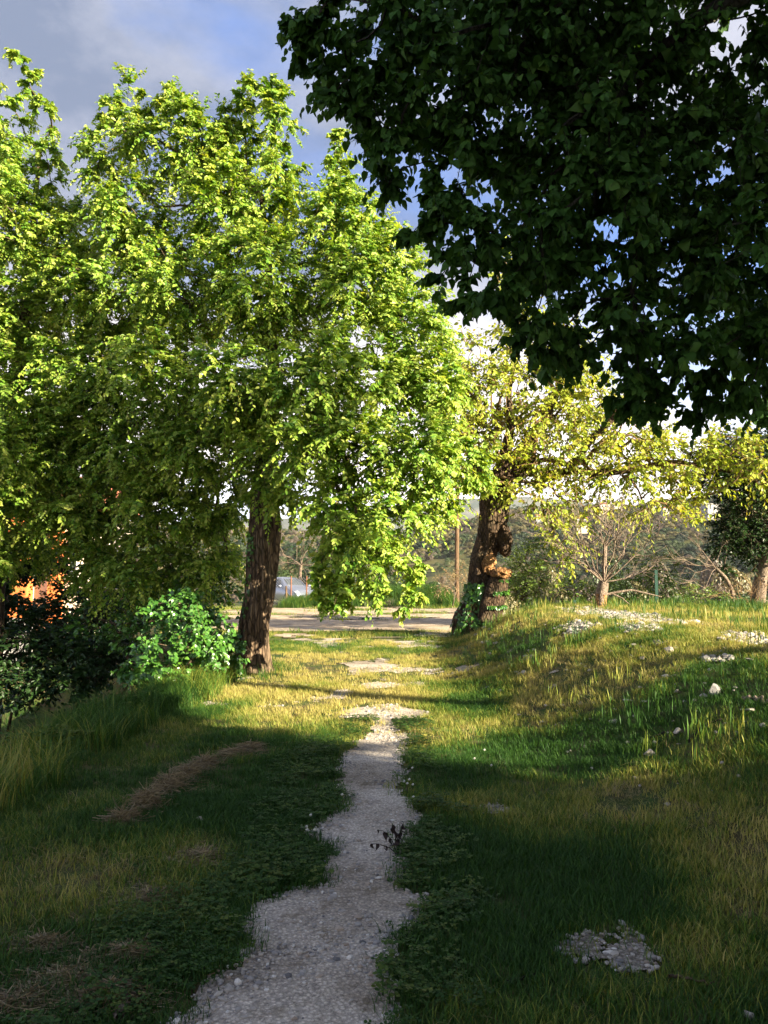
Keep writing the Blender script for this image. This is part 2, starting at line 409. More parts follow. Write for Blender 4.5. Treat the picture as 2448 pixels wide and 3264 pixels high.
# distant mountain
gx = np.linspace(-1900, 2600, 160); gy = np.linspace(1700, 3300, 50); A, B = np.meshgrid(gx, gy)
px = 384 + 804 * A / 2500
cy = np.interp(px, [-400, 100, 300, 430, 520, 545, 600, 700, 900, 1300], [545, 530, 516, 503, 495, 496, 507, 520, 512, 530])
ZZ = -60 + (60 + EYE + (575 - cy) / 804 * 2500) * np.exp(-((B - 2500) / 420) ** 2) + 40 * (fbm(A / 160, B / 160, 71, 5) - 0.5)
i = np.arange(A.size).reshape(A.shape)
mm, N = mat('mountain_scrub'); tcn = N.n('ShaderNodeTexCoord')
nn = N.n('ShaderNodeTexNoise', {'Vector': tcn.outputs['Object'], 'Scale': 0.012, 'Detail': 8.0, 'Roughness': 0.65})
cc = N.ramp(nn.outputs[0], [(0.35, (0.06, 0.075, 0.05)), (0.55, (0.12, 0.12, 0.09)), (0.7, (0.19, 0.17, 0.13))])
M['mountain'] = finish(mm, N, N.n('ShaderNodeBsdfPrincipled', {'Base Color': cc, 'Roughness': 1.0, 'Specular IOR Level': 0.0}).outputs[0])
link('mountain', mesh_np('mountain', np.stack([A, B, ZZ], -1), np.stack([i[:-1, :-1], i[:-1, 1:], i[1:, 1:], i[1:, :-1]], -1).reshape(-1, 4), smooth=True, mats=(M['mountain'],)), kind='structure')

# ------------------------------------------------------------------ foliage machinery
LEAF4 = (np.array([[0, 0, 0], [0.30, 0.30, 0.05], [0.68, 0.26, 0.04], [1, 0, -0.10], [0.68, -0.26, 0.04], [0.30, -0.30, 0.05], [0.5, 0, -0.02]]),
         np.array([[0, 6, 2, 1], [6, 3, 2, 2], [0, 5, 4, 6], [6, 4, 3, 3]]))
# kite leaf: four corners and a fold
LEAFK = (np.array([[0, 0, 0], [0.26, 0.27, 0.06], [0.64, 0.25, 0.04], [1, 0, -0.08], [0.64, -0.25, 0.04], [0.26, -0.27, 0.06]]),
         np.array([[0, 3, 2, 1], [0, 5, 4, 3]]))
# heart-shaped serrated leaf for the near tree (x along the midrib)
_o = [(0.0, 0.0), (-0.07, 0.16), (-0.02, 0.33), (0.14, 0.45), (0.34, 0.46), (0.55, 0.37), (0.73, 0.22), (0.88, 0.07), (1.04, 0.0)]
_mid = [(0.0, 0.0), (0.14, 0.0), (0.34, 0.0), (0.55, 0.0), (0.73, 0.0), (0.88, 0.0)]
def _lh():
    V = []; F = []
    def z(x, y): return 0.10 * abs(y) + 0.05 * math.sin(x * 4) - 0.16 * x * x
    mid = []
    for x, y in [(0, 0), (0.14, 0), (0.34, 0), (0.55, 0), (0.73, 0), (0.88, 0), (1.06, 0)]:
        mid.append(len(V)); V.append((x, 0, z(x, 0)))
    for s in (1, -1):
        ed = []
        for x, y in _o[1:8]:
            ed.append(len(V)); V.append((x, s * y, z(x, y)))
        q = [(mid[0], ed[0], ed[1]), (mid[0], ed[1], mid[1]), (mid[1], ed[1], ed[2]), (mid[1], ed[2], mid[2]), (mid[2], ed[2], ed[3]), (mid[2], ed[3], mid[3]), (mid[3], ed[3], ed[4]),
             (mid[3], ed[4], mid[4]), (mid[4], ed[4], ed[5]), (mid[4], ed[5], mid[5]), (mid[5], ed[5], ed[6]), (mid[5], ed[6], mid[6])]
        F += [t if s > 0 else t[::-1] for t in q]
    return np.array(V), np.array(F)
LEAFH = _lh()
LEAFM = (np.array([[0, 0, 0], [0.0, 0.30, 0.05], [0.30, 0.45, 0.06], [0.66, 0.29, -0.02], [1.04, 0, -0.2], [0.66, -0.29, -0.02], [0.30, -0.45, 0.06], [0.0, -0.30, 0.05], [0.35, 0, -0.01]]),
         np.array([[0, 8, 2, 1], [8, 4, 3, 2], [0, 7, 6, 8], [8, 6, 5, 4]]))


def nrm(a): return a / (np.linalg.norm(a, axis=-1, keepdims=True) + 1e-9)


def leaves_at(P, D, Nn, size, tmpl):
    """bases P, directions D, rough normals Nn -> vertices, faces"""
    X = nrm(D); Zv = nrm(Nn - X * (X * Nn).sum(-1, keepdims=True)); Yv = np.cross(Zv, X)
    T, F = tmpl
    V = P[:, None, :] + size[:, None, None] * (T[None, :, 0:1] * X[:, None] + T[None, :, 1:2] * Yv[:, None] + T[None, :, 2:3] * Zv[:, None])
    k = len(T)
    return V.reshape(-1, 3), (F[None] + (np.arange(len(P)) * k)[:, None, None]).reshape(-1, F.shape[1]), X, Yv, Zv


def grow_net(root_pts, anchors, wander=0.3):
    """joins every anchor to its nearest earlier node -> nodes, parents, load"""
    nodes = [np.asarray(q, float) for q in root_pts]; nr = len(nodes)
    par = [i - 1 for i in range(nr)]; plen = [0.0]
    for i in range(1, nr): plen.append(plen[-1] + 0.15 * np.linalg.norm(nodes[i] - nodes[i - 1]))
    A = anchors[np.argsort(np.min(np.linalg.norm(anchors[:, None] - np.array(nodes)[None], axis=-1), axis=1))]
    NN = np.zeros((nr + len(A), 3)); NN[:nr] = nodes; PL = np.zeros(nr + len(A)); PL[:nr] = plen
    for j, a in enumerate(A):
        n = nr + j
        d = np.linalg.norm(NN[:n] - a, axis=1)
        k = int(np.argmin(d + wander * PL[:n]))
        NN[n] = a; PL[n] = PL[k] + d[k]; par.append(k)
    load = np.ones(len(NN))
    for n in range(len(NN) - 1, 0, -1):
        if par[n] >= 0: load[par[n]] += load[n]
    return NN, np.array(par), load, nr


def net_tubes(NN, par, load, nr, r0, ex, rmin=0.004, rmax=0.3, k=5, sag=0.08, seg=3, skip=0.0):
    """branch tubes, thick ones returned apart from thin ones"""
    g = np.random.default_rng(3)
    thick = {}; lid = {}; tv, tf, tn = [], [], 0
    rad = np.clip(r0 * load ** ex, rmin, rmax)
    first = {}
    for n in range(nr, len(NN)):
        a, b = NN[par[n]], NN[n]; L = np.linalg.norm(b - a)
        if L < 0.01: continue
        ra = min(rad[n] * 1.15, rad[par[n]]); rb = rad[n]
        off = g.normal(0, 1, 3) * sag * L
        t = np.linspace(0, 1, seg + 1)
        P = a + (b - a) * t[:, None] + off * np.sin(t * math.pi)[:, None] + g.normal(0, 0.02 * L, (seg + 1, 3)) * ((t > 0) & (t < 1))[:, None]
        rr = ra + (rb - ra) * t
        if rad[n] > 0.03: 
            lid[n] = lid.get(int(par[n]), n); V, F = tube(P, rr, 8); thick.setdefault(lid[n], []).append((V, F))
        else:
            V, F = tube(P, rr, 4 if rad[n] > 0.012 else 3); tv.append(V); tf.append(F + tn); tn += len(V)
    return thick, (np.concatenate(tv) if tv else None, np.concatenate(tf) if tf else None), rad


def limbs(thick, mt, parent):
    """tubes grouped by the limb they belong to -> one object per limb"""
    for key in sorted(thick):
        v, f = join(thick[key]); link('limb', mesh_np('limb', v, f, smooth=True, mats=(mt,)), parent)


def lobes_to_anchors(lobes, dens, depthfix=True):
    """lobes: (centre xyz, radii xyz, weight) -> anchor points, outward directions"""
    P = []; O = []; SF = []
    for c, r, wgt in lobes:
        n = max(3, int(dens * wgt * (r[0] * r[2]) ** 0.9 * (0.6 + 0.4 * r[1])))
        d = nrm(rng.normal(size=(n, 3))); q = rng.random(n) ** 0.42
        q = q * (0.85 + 0.3 * fbm(d[:, 0] * 3 + c[0], d[:, 2] * 3 + d[:, 1] * 2 + c[2], 5))
        P.append(np.asarray(c) + d * q[:, None] * np.asarray(r) * 0.86); O.append(d * max(0.35, min(1.0, min(r) / 0.45)))
    return np.concatenate(P), np.concatenate(O)


def sprays(P, O, per, length, nleaf, leaf, tmpl, upf=0.5, droop=0.4, spread=0.7, tipy=0.3, wind=(0, 0, 0), nup=0.8, bias=None):
    """leafy shoots: P anchors, O outward directions. Returns leaf geometry, tints and shoot polylines"""
    n = len(P) * per
    A = np.repeat(P, per, 0); OD = np.repeat(O, per, 0)
    sfac = np.linalg.norm(OD, axis=1); OD = nrm(OD); length = length * sfac
    D = nrm(OD * 0.9 + rng.normal(size=(n, 3)) * spread + np.array([0, 0, 1]) * upf + np.array(wind))
    L = length * rng.uniform(0.55, 1.25, n)
    dr = droop * rng.uniform(0.4, 1.4, n) * L
    t = (np.arange(nleaf) + 0.7) / nleaf
    pos = A[:, None] + D[:, None] * (L[:, None] * t)[..., None]
    pos[..., 2] -= dr[:, None] * t ** 2
    T = D[:, None] * L[:, None, None] + 0 * pos; T[..., 2] -= 2 * dr[:, None] * t; T = nrm(T)
    side = nrm(np.cross(T, np.array([0, 0, 1.0]) + 0 * T)); sg = np.where(np.arange(nleaf) % 2, 1, -1)[None, :, None]
    ld = nrm(T * 0.55 + side * sg * 0.75 + rng.normal(size=T.shape) * 0.28 + np.array([0, 0, -tipy]))
    nn = nrm(np.array([0, 0, nup]) + rng.normal(size=T.shape) * 0.42 + T * 0.1 + (np.asarray(bias) if bias is not None else 0))
    sz = leaf * rng.uniform(0.65, 1.15, (n, nleaf)) * rng.uniform(0.7, 1.25, (n, 1)) * (1 - 0.35 * t ** 2)
    keep = rng.random((n, nleaf)) > 0.08
    V, F, *_ = leaves_at(pos[keep], ld[keep], nn[keep], sz[keep], tmpl)
    tint1 = np.clip(rng.normal(0.42, 0.18, (n, nleaf)) + 0.35 * t[None] - 0.12 + rng.normal(0, 0.1, (n, 1)), 0, 1)[keep]
    tint = np.repeat(tint1, len(tmpl[1]))
    tt = np.linspace(0, 1, 4); sp = A[:, None] + D[:, None] * (L[:, None] * tt)[..., None]; sp[..., 2] -= dr[:, None] * tt ** 2
    return V, F, tint, sp, (pos[keep], ld[keep], nn[keep], sz[keep], tint1)


def shoots_mesh(sp, r=0.0035):
    """3-sided shoots for many polylines at once"""
    n, k, _ = sp.shape
    T = nrm(sp[:, -1] - sp[:, 0]); u = nrm(np.cross(T, np.array([0.3, 0.1, 1.0]))); v = np.cross(T, u)
    an = np.arange(3) * 2 * math.pi / 3
    ring = (np.cos(an)[None, :, None] * u[:, None] + np.sin(an)[None, :, None] * v[:, None])
    rr = r * np.linspace(1.2, 0.4, k)
    V = sp[:, :, None] + ring[:, None] * rr[None, :, None, None]
    b = (np.arange(n) * k * 3)[:, None, None]
    f = []
    for i in range(k - 1):
        for j in range(3): f.append((i * 3 + j, i * 3 + (j + 1) % 3, (i + 1) * 3 + (j + 1) % 3, (i + 1) * 3 + j))
    return V.reshape(-1, 3), (np.array(f)[None] + b).reshape(-1, 4)


def join(parts):
    V = []; F = []; n = 0
    for v, f in parts:
        if v is None: continue
        V.append(v); F.append(np.asarray(f) + n); n += len(v)
    return np.concatenate(V), F


def lob(px, py, Yd, rx, ry, rd, wgt=1.0):
    m = Yd / FPX
    return (W(px, py, Yd), (rx * m, rd, ry * m), wgt)


def trunk_mesh(name, P, r, mt, parent, rings=90, k=56, ridges=9, amp=0.07, twist=0.6, flare=0.5, extra=None, seed=1, squash=1.0):
    """a thick trunk with fluted, furrowed bark"""
    P = np.asarray(P, float); r = np.asarray(r, float)
    s = np.r_[0, np.cumsum(np.linalg.norm(np.diff(P, axis=0), axis=1))]
    t = np.linspace(0, s[-1], rings)
    def sp(v):  # smooth resampling
        o = np.interp(t, s, v); ker = np.ones(7) / 7
        q = np.pad(o, 3, mode='edge'); return np.convolve(q, ker, 'valid')
    C3 = np.stack([sp(P[:, i]) for i in range(3)], -1); C3[0] = P[0]; C3[-1] = P[-1]
    rad = sp(r)
    V, F = tube(C3, rad, k)
    V = V.reshape(rings, k, 3); dirs = V - C3[:, None]; a = np.arange(k) / k * 2 * math.pi
    tt = t[:, None]
    rn = 1 + amp * (0.6 * np.sin(ridges * (a[None] + twist * tt) + 2.5 * fbm(tt * 1.3 + 0 * a, a[None] * 1.2 + 0 * tt, seed)) +
                    0.9 * (fbm(np.cos(a)[None] * 2.2 + tt * 0.9, np.sin(a)[None] * 2.2 + tt * 0.5, seed + 3) - 0.5) * 2) \
         + amp * 0.5 * (fbm(np.cos(a)[None] * 9, np.sin(a)[None] * 9 + tt * 3.0, seed + 5) - 0.5) * 2
    base = np.exp(-tt / 0.28)
    rn = rn + flare * base * (0.35 + 0.65 * (0.5 + 0.5 * np.sin(5 * a[None] + seed)))
    if extra is not None: rn = rn + extra(a[None] + 0 * tt, tt + 0 * a[None])
    V = C3[:, None] + dirs * rn[..., None]
    me = mesh_np(name, V.reshape(-1, 3), F, smooth=True, mats=(mt,))
    return link(name, me, parent), C3, rad


def make_tree(name, label, base, trunkP, trunkR, lobes, dens, mats, leaf, per, length, nleaf, tmpl, droop, upf, net=(0.006, 0.5), cat='tree', group=None,
              tk=None, tipy=0.3, spread=0.7, wander=0.3, shoot_r=0.0035, nup=0.8, wind=(0, 0, 0), rootn=None, bias=None, foli=True):
    base = np.asarray(base, float)
    t = thing(name, label, cat, base, group)
    tk = tk or {}
    TP = np.asarray(trunkP, float) - base
    _, C3, rad = trunk_mesh('trunk', TP, trunkR, mats[0], t, **tk)
    L = [(c - base, r, w_) for c, r, w_ in lobes]
    P, O = lobes_to_anchors(L, dens)
    roots = [C3[int(q)] for q in np.linspace(len(C3) * 0.55, len(C3) - 1, rootn or 6)]
    NN, par, load, nr = grow_net(roots, P, wander)
    thick, thin, rd = net_tubes(NN, par, load, nr, net[0], net[1])
    limbs(thick, mats[1], t)
    print('TREE', name, len(P), 'anchors', len(P) * per * nleaf, 'leaves')
    V, F, tint, sp, raw = sprays(P, O, per, length, nleaf, leaf, tmpl, upf, droop, spread, tipy, wind, nup, bias)
    sv, sf = shoots_mesh(sp, shoot_r)
    tv, tf = join([thin, (sv, sf)])
    o = link('twigs', mesh_np('twigs', tv, tf, mats=(mats[1],)), t); o['kind'] = 'stuff'
    if foli:
        o = link('foliage', mesh_np('foliage', V, F, {'tint': ('FACE', tint)}, smooth=False, mats=(mats[2],)), t); o['kind'] = 'stuff'
    return t, raw, (P, C3, rad)


# ------------------------------------------------------------------ tree A: the big elm beside the path
YA = 13.5
tA = [(252.5, 672, 17), (252.5, 660, 16), (253, 640, 15), (254, 620, 14.5), (259, 599, 14.5), (261, 574, 15), (263, 548, 15.5), (265, 523, 15.5), (264, 497, 14), (267, 460, 11), (271, 420, 8), (274, 380, 6.5), (272, 330, 5), (268, 270, 3.5), (262, 200, 2.2)]
PA = [W(x, y, YA) for x, y, r in tA]; RA = [r * YA / FPX for x, y, r in tA]
PA[0][2] = float(H0(PA[0][0], YA)) - 0.12
lobA = [lob(*q) for q in [
    (106, 160, 13.8, 20, 42, 0.9), (112, 110, 13.8, 9, 22, 0.35, 1.6), (140, 124, 13.8, 24, 38, 1.1), (166, 96, 13.6, 10, 22, 0.4, 1.6), (150, 100, 13.6, 8, 14, 0.3, 1.5), (203, 134, 13.6, 28, 36, 1.1), (190, 108, 13.6, 12, 20, 0.4, 1.5), (228, 118, 13.6, 10, 16, 0.4, 1.4), (250, 114, 13.4, 13, 36, 0.7, 1.3), (280, 112, 13.3, 15, 40, 0.7, 1.3),
    (282, 175, 13.4, 22, 42, 1.1), (340, 185, 13.6, 14, 38, 0.7, 1.2), (337, 134, 13.6, 6, 20, 0.25, 1.6), (368, 225, 13.3, 24, 34, 0.9), (398, 265, 13.0, 26, 38, 0.9),
    (330, 235, 13.4, 36, 48, 1.3), (230, 215, 13.6, 48, 50, 1.6), (135, 225, 14.0, 42, 50, 1.6), (110, 295, 14.0, 42, 52, 1.6), (180, 290, 13.5, 55, 55, 1.9), (270, 290, 13.0, 55, 60, 2.0), (355, 300, 13.0, 48, 55, 1.5), (415, 330, 12.8, 36, 48, 1.1),
    (440, 385, 12.7, 32, 40, 1.0), (390, 390, 12.3, 48, 42, 1.3), (320, 375, 12.0, 55, 45, 1.6), (240, 385, 12.2, 50, 40, 1.6), (165, 375, 13.0, 50, 42, 1.8), (100, 370, 13.6, 45, 45, 1.6),
    (200, 445, 13.4, 48, 38, 1.6, 1.2), (265, 478, 12.8, 26, 24, .6, 1.3), (245, 425, 12.8, 34, 30, 1.0, 1.2), (292, 490, 12.9, 18, 26, .6, 1.2), (175, 150, 13.8, 26, 34, 1.2), (240, 165, 13.7, 26, 36, 1.2), (95, 420, 14.4, 40, 34, 1.3, 1.2), (130, 450, 14.0, 50, 40, 1.6), (300, 440, 11.8, 48, 34, 1.2), (360, 445, 11.8, 52, 36, 1.2), (420, 455, 12.0, 48, 36, 1.1), (453, 464, 12.4, 36, 26, 0.9), (474, 478, 12.5, 18, 14, 0.5),
    (338, 500, 11.6, 30, 34, 0.9), (385, 510, 11.8, 44, 34, 0.9), (430, 508, 12.4, 32, 22, 0.7), (354, 550, 11.5, 30, 28, 0.6), (320, 588, 11.4, 8, 36, 0.25, 1.8), (340, 590, 11.4, 8, 34, 0.25, 1.8), (330, 552, 11.4, 16, 20, 0.4, 1), (385, 560, 11.6, 26, 26, 0.5), (410, 592, 11.5, 8, 26, 0.25, 1.6), (380, 592, 11.5, 12, 20, 0.3, 1.3), (424, 570, 11.7, 7, 20, 0.2, 1.6),
    (228, 500, 14.2, 34, 34, 1.0, 1.0), (170, 510, 14.2, 50, 38, 1.4, 1.3), (210, 560, 14.4, 32, 30, 0.9, 1.1), (140, 565, 14.8, 50, 34, 1.3, 1.3), (95, 500, 14.6, 40, 38, 1.3, 1.3)]]
elm, rawA, netA = make_tree('elm_tree', 'big leafy tree with furrowed upright trunk beside the ivy bush and the path', PA[0], PA, RA, lobA, 78, (M['bark'], M['twig'], M['leafA']),
                      0.100, 7, 0.52, 20, LEAFK, 0.45, 0.30, net=(0.0035, 0.5), tk=dict(rings=200, k=72, ridges=17, amp=0.08, twist=0.35, flare=0.55, seed=2), tipy=0.35, bias=(0.45, -0.35, 0))
# ------------------------------------------------------------------ tree B: neighbour at the left edge
YB = 15.0
PB = [W(x, y, YB) for x, y in ((-14, 660), (-10, 600), (-6, 540), (2, 470), (14, 400), (24, 320), (32, 240), (40, 150))]
PB[0][2] = float(H0(PB[0][0], YB)) - 0.1
lobB = [lob(*q) for q in [(18, 58, 14.6, 5, 16, 0.2, 2.2), (34, 84, 14.6, 7, 20, 0.3, 2.0), (45, 115, 14.6, 9, 24, 0.4, 1.5), (8, 112, 14.6, 16, 32, 0.8, 1.2), (-30, 130, 15, 30, 40, 1.2), (52, 160, 14.5, 12, 30, 0.7), (22, 180, 14.5, 30, 38, 1.3), (-35, 210, 15, 45, 60, 1.7),
    (30, 235, 14.5, 45, 45, 1.7), (60, 300, 14.5, 42, 40, 1.5), (5, 320, 14.5, 50, 45, 1.8), (40, 385, 14.2, 48, 40, 1.6), (55, 425, 14.8, 40, 34, 1.3, 1.3), (72, 235, 14.8, 26, 50, 1.2), (-30, 400, 15, 50, 50, 1.8), (15, 455, 14.0, 48, 36, 1.5), (70, 455, 14.4, 40, 34, 1.3), (-50, 300, 15.5, 50, 60, 1.8),
    (15, 500, 14.0, 42, 34, 1.2, 1.2), (80, 520, 14.2, 34, 22, 1.0, 1.2), (-5, 555, 14.2, 18, 30, 0.8, 1.4), (34, 545, 15, 32, 20, 0.8, 1.6), (88, 560, 14.8, 22, 30, 0.8, 1.0), (-50, 500, 15, 50, 50, 1.6, 0.7)]]
make_tree('elm_tree', 'tall leafy tree at the left edge whose shoots rise highest, left of the sky notch', PB[0], PB, [0.3, 0.25, 0.22, 0.18, 0.14, 0.1, 0.06, 0.03], lobB, 72, (M['bark'], M['twig'], M['leafA']),
          0.100, 7, 0.52, 19, LEAFK, 0.45, 0.30, net=(0.004, 0.5), tk=dict(rings=90, k=32, seed=4), tipy=0.35, bias=(0.45, -0.35, 0))

# ------------------------------------------------------------------ tree 2: old leaning mulberry
YM = 21.0
tM = [(476, 632, 24), (475, 622.6, 22), (478, 612, 19.5), (481, 599, 17.5), (480.5, 585, 14.5), (479.6, 568, 11), (482, 558, 11.5), (486, 548.6, 13), (490, 537, 14), (492, 526.7, 14), (494, 514, 14.5), (494, 502, 15), (497, 490, 15), (500, 478, 12)]
PM = [W(x, y, YM) for x, y, r in tM]; RM = [r * YM / FPX * 0.95 for x, y, r in tM]
PM[0][2] = float(H0(PM[0][0], YM)) - 0.2
lobM = [lob(*q) for q in [(470, 440, 21, 34, 36, 1.3), (500, 400, 21.2, 34, 45, 1.4), (472, 372, 21.2, 24, 44, 1.1), (455, 410, 21.3, 20, 34, 1.0), (545, 405, 21, 36, 42, 1.4), (520, 340, 21.5, 26, 50, 1.2), (560, 360, 21.5, 30, 50, 1.2), (500, 270, 21.5, 14, 45, .7, .6), (590, 400, 21.5, 34, 40, 1.3), (630, 430, 21, 40, 34, 1.2),
    (560, 455, 20.5, 45, 28, 1.2), (620, 470, 20.5, 48, 26, 1.1), (680, 460, 20.5, 45, 24, 1.1), (730, 455, 20.5, 42, 24, 1.1), (765, 470, 20.5, 30, 26, 1.0), (700, 490, 20.2, 40, 16, .8, .8), (540, 500, 20.2, 34, 24, .8), (560, 535, 20, 26, 26, .5, .7),
    (590, 510, 20.2, 34, 18, .7, .7), (655, 500, 20.2, 30, 18, .7, .8), (690, 525, 20, 16, 16, .4, .6), (515, 475, 20.3, 28, 24, .9, .9), (455, 490, 20.5, 24, 20, .8, .8)]]
mul, rawM, netM = make_tree('mulberry_tree', 'old leaning tree with ivy and a broken stub on its twisted trunk', PM[0], PM, RM, lobM, 56, (M['bark2'], M['twig2'], M['leafB']),
                      0.15, 3, 0.75, 9, LEAFK, 0.30, 0.35, net=(0.007, 0.42), tk=dict(rings=170, k=64, ridges=6, amp=0.12, twist=0.8, flare=0.25, seed=6), tipy=0.7, spread=0.6, shoot_r=0.008, nup=0.5, bias=(0.25, -0.25, 0), wander=0.15)
# stub with raw broken top, burl, hollow
pst = [W(x, y, 20.6) - PM[0] for x, y in ((486, 622), (490, 606), (495, 592), (499, 580), (500.5, 572))]
trunk_mesh('broken_stub', pst, [0.34, 0.32, 0.27, 0.24, 0.20], M['bark2'], mul, rings=70, k=40, ridges=5, amp=0.12, flare=0.1, seed=12)
def blob(c, r, n=2, seed=0, amp=0.35, fr=2.2, cut=0):
    import bmesh
    bm = bmesh.new(); bmesh.ops.create_icosphere(bm, subdivisions=n, radius=1.0)
    V = np.array([v.co[:] for v in bm.verts]); F = [[v.index for v in f.verts] for f in bm.faces]; bm.free()
    q = fbm(V[:, 0] * fr + V[:, 2] * 1.3 + seed, V[:, 1] * fr - V[:, 2] * fr + seed * 2, seed)
    V = V * (1 + amp * (q - 0.5) * 2)[:, None]
    g_ = np.random.default_rng(int(seed * 10) + 5)
    for _ in range(cut):
        d_ = nrm(g_.normal(size=3)); h_ = g_.uniform(0.45, 0.75); e_ = V @ d_; V = V - np.maximum(e_ - h_, 0)[:, None] * d_
    return V * np.asarray(r) + np.asarray(c), F
b = MB(); b.add(*blob(W(501, 573, 20.45) - PM[0], (0.24, 0.24, 0.13), 4, 3, 0.5, 4)); b.build('torn_wood', M['wound'], mul, smooth=True)
b = MB(); b.add(*blob(W(489.5, 563.5, 20.70) - PM[0], (0.17, 0.12, 0.30), 4, 5, 0.4, 3)); b.build('bark_wound', M['wound'], mul, smooth=True)
b = MB(); b.add(*blob(W(504.5, 541, 20.8) - PM[0], (0.20, 0.24, 0.40), 4, 8, 0.3, 3)); b.build('burl', M['bark2'], mul, smooth=True)
# horizontal crooked limbs that carry the crown
for pts, rr in (([(498, 486), (510, 474), (530, 470), (548, 476), (575, 470), (596, 474)], [0.26, 0.19, 0.14, 0.15, 0.11, 0.07]),
                ([(500, 482), (505, 455), (512, 425), (508, 395), (515, 360), (520, 320)], [0.26, 0.16, 0.11, 0.08, 0.05, 0.035]),
                ([(505, 470), (530, 440), (548, 415), (560, 385), (572, 350)], [0.2, 0.15, 0.11, 0.08, 0.05]),
                ([(570, 470), (590, 440), (612, 420), (625, 395)], [0.13, 0.1, 0.08, 0.05]),
                ([(590, 474), (630, 470), (670, 462), (715, 468), (760, 478)], [0.11, 0.09, 0.08, 0.06, 0.04]),
                ([(492, 490), (478, 470), (468, 445), (470, 415)], [0.22, 0.15, 0.1, 0.06])):
    trunk_mesh('limb', [W(x, y, 20.7 + 0.15 * i) - PM[0] for i, (x, y) in enumerate(pts)], rr, M['bark2'], mul, rings=60, k=14, ridges=3, amp=0.16, flare=0, seed=int(rr[0] * 100))
# ivy climbing the trunk
def ivy_on(C3, rad, t0, t1, n, th0, th1, size, mt, parent, name='ivy', off=1.08):
    i = rng.uniform(t0, t1, n) * (len(C3) - 1); k = i.astype(int)
    a = rng.uniform(th0, th1, n)
    d = np.stack([np.cos(a), np.sin(a), np.zeros(n)], -1)
    P = C3[k] + d * rad[k][:, None] * off * rng.uniform(1.0, 1.12, n)[:, None]
    keep = fbm(a * 3, i * 0.09, 8) > 0.42
    P, d = P[keep], d[keep]
    D = nrm(np.array([0, 0, -0.9]) + d * 0.5 + rng.normal(size=P.shape) * 0.5)
    V, F, *_ = leaves_at(P, D, d + rng.normal(size=P.shape) * 0.3, size * rng.uniform(0.6, 1.2, len(P)), LEAFM)
    o = link(name, mesh_np(name, V, F, {'tint': ('FACE', np.repeat(rng.random(len(P)), 4))}, mats=(mt,)), parent); o['kind'] = 'stuff'
ivy_on(netM[1], netM[2], 0.02, 0.36, 900, -2.9, -0.1, 0.10, M['leafIvy'], mul)
ivy_on(np.array(pst), np.array([0.34, 0.32, 0.27, 0.24, 0.2]), 0.0, 0.8, 260, -1.8, 0.4, 0.10, M['leafIvy'], mul)
ivy_on(netA[1], netA[2], 0.0, 0.30, 90, -2.6, -1.9, 0.07, M['leafIvy'], elm, off=1.1)

# ------------------------------------------------------------------ near tree with overhanging crown
PF = [np.array(q, float) for q in ((5.0, 3.6, 0.2), (4.95, 3.6, 1.2), (4.8, 3.7, 2.4), (4.6, 3.8, 3.4), (4.4, 3.9, 4.6), (4.2, 4.0, 6.0), (4.1, 4.1, 7.5))]
PF[0][2] = float(H0(5.0, 3.6)) - 0.1
lobF = [lob(*q) for q in [(326, 38, 5.3, 30, 34, .4, 1.3), (352, 95, 5.4, 34, 38, .55, 1.3), (294, 38, 5.2, 11, 9, .15, 1.8), (385, 40, 5.4, 45, 45, .7), (385, 140, 5.4, 34, 34, .6, 1.2), (440, 90, 5.4, 50, 60, .8), (425, 205, 5.3, 22, 34, .5, 1.1), (470, 170, 5.6, 40, 45, .6), (455, 245, 5.4, 34, 32, .5, 1.1), (520, 60, 5.5, 60, 60, .9),
    (480, 295, 5.4, 36, 28, .5, 1.1), (530, 250, 5.6, 45, 45, .7), (560, 150, 5.6, 55, 60, .9), (545, 330, 5.6, 45, 30, .6, 1.1), (610, 230, 5.7, 55, 60, .9), (610, 330, 5.8, 50, 38, .7), (625, 80, 5.7, 60, 60, .9), (690, 160, 5.8, 60, 60, .9), (700, 270, 5.9, 60, 50, .9),
    (690, 360, 6.0, 60, 36, .8), (640, 390, 6.0, 42, 22, .5, 1.2), (720, 394, 6.2, 50, 22, .6, 1.1), (765, 330, 6.2, 50, 60, .9), (760, 210, 6.0, 50, 60, .9), (740, 50, 5.8, 60, 60, .9), (800, 395, 6.3, 45, 35, .7)]]
visF = len(lobF)
lobF += [((3.6, 4.6, 5.6), (1.8, 1.6, 1.5), 0.5), ((5.2, 4.6, 5.2), (2.0, 2.2, 2.0), 0.5), ((6.6, 3.6, 5.2), (1.9, 2.2, 2.1), 0.5), ((4.6, 2.0, 5.6), (2.2, 1.8, 2.0), 0.5), ((5.6, 1.0, 4.8), (2.0, 1.8, 1.9), 0.5), ((3.2, 5.0, 7.6), (2.2, 2.2, 1.6), 0.5),
         ((5.0, 3.2, 8.0), (2.4, 2.4, 1.8), 0.45), ((1.6, 5.2, 6.6), (1.6, 1.6, 1.3), 0.6), ((7.2, 2.2, 4.0), (1.5, 2.0, 1.3), 0.5), ((1.2, 5.6, 5.9), (1.5, 1.2, 1.0), 0.7), ((6.4, 5.6, 4.6), (1.4, 1.3, 1.4), 0.4)]
lobF = lobF[:visF] + [((c[0], c[1] - (1.3 if c[1] < 5 and c[0] > 3 else 0.0), c[2] + 0.35), r, w_) for c, r, w_ in lobF[visF:] if not (c[0] == 6.4)]
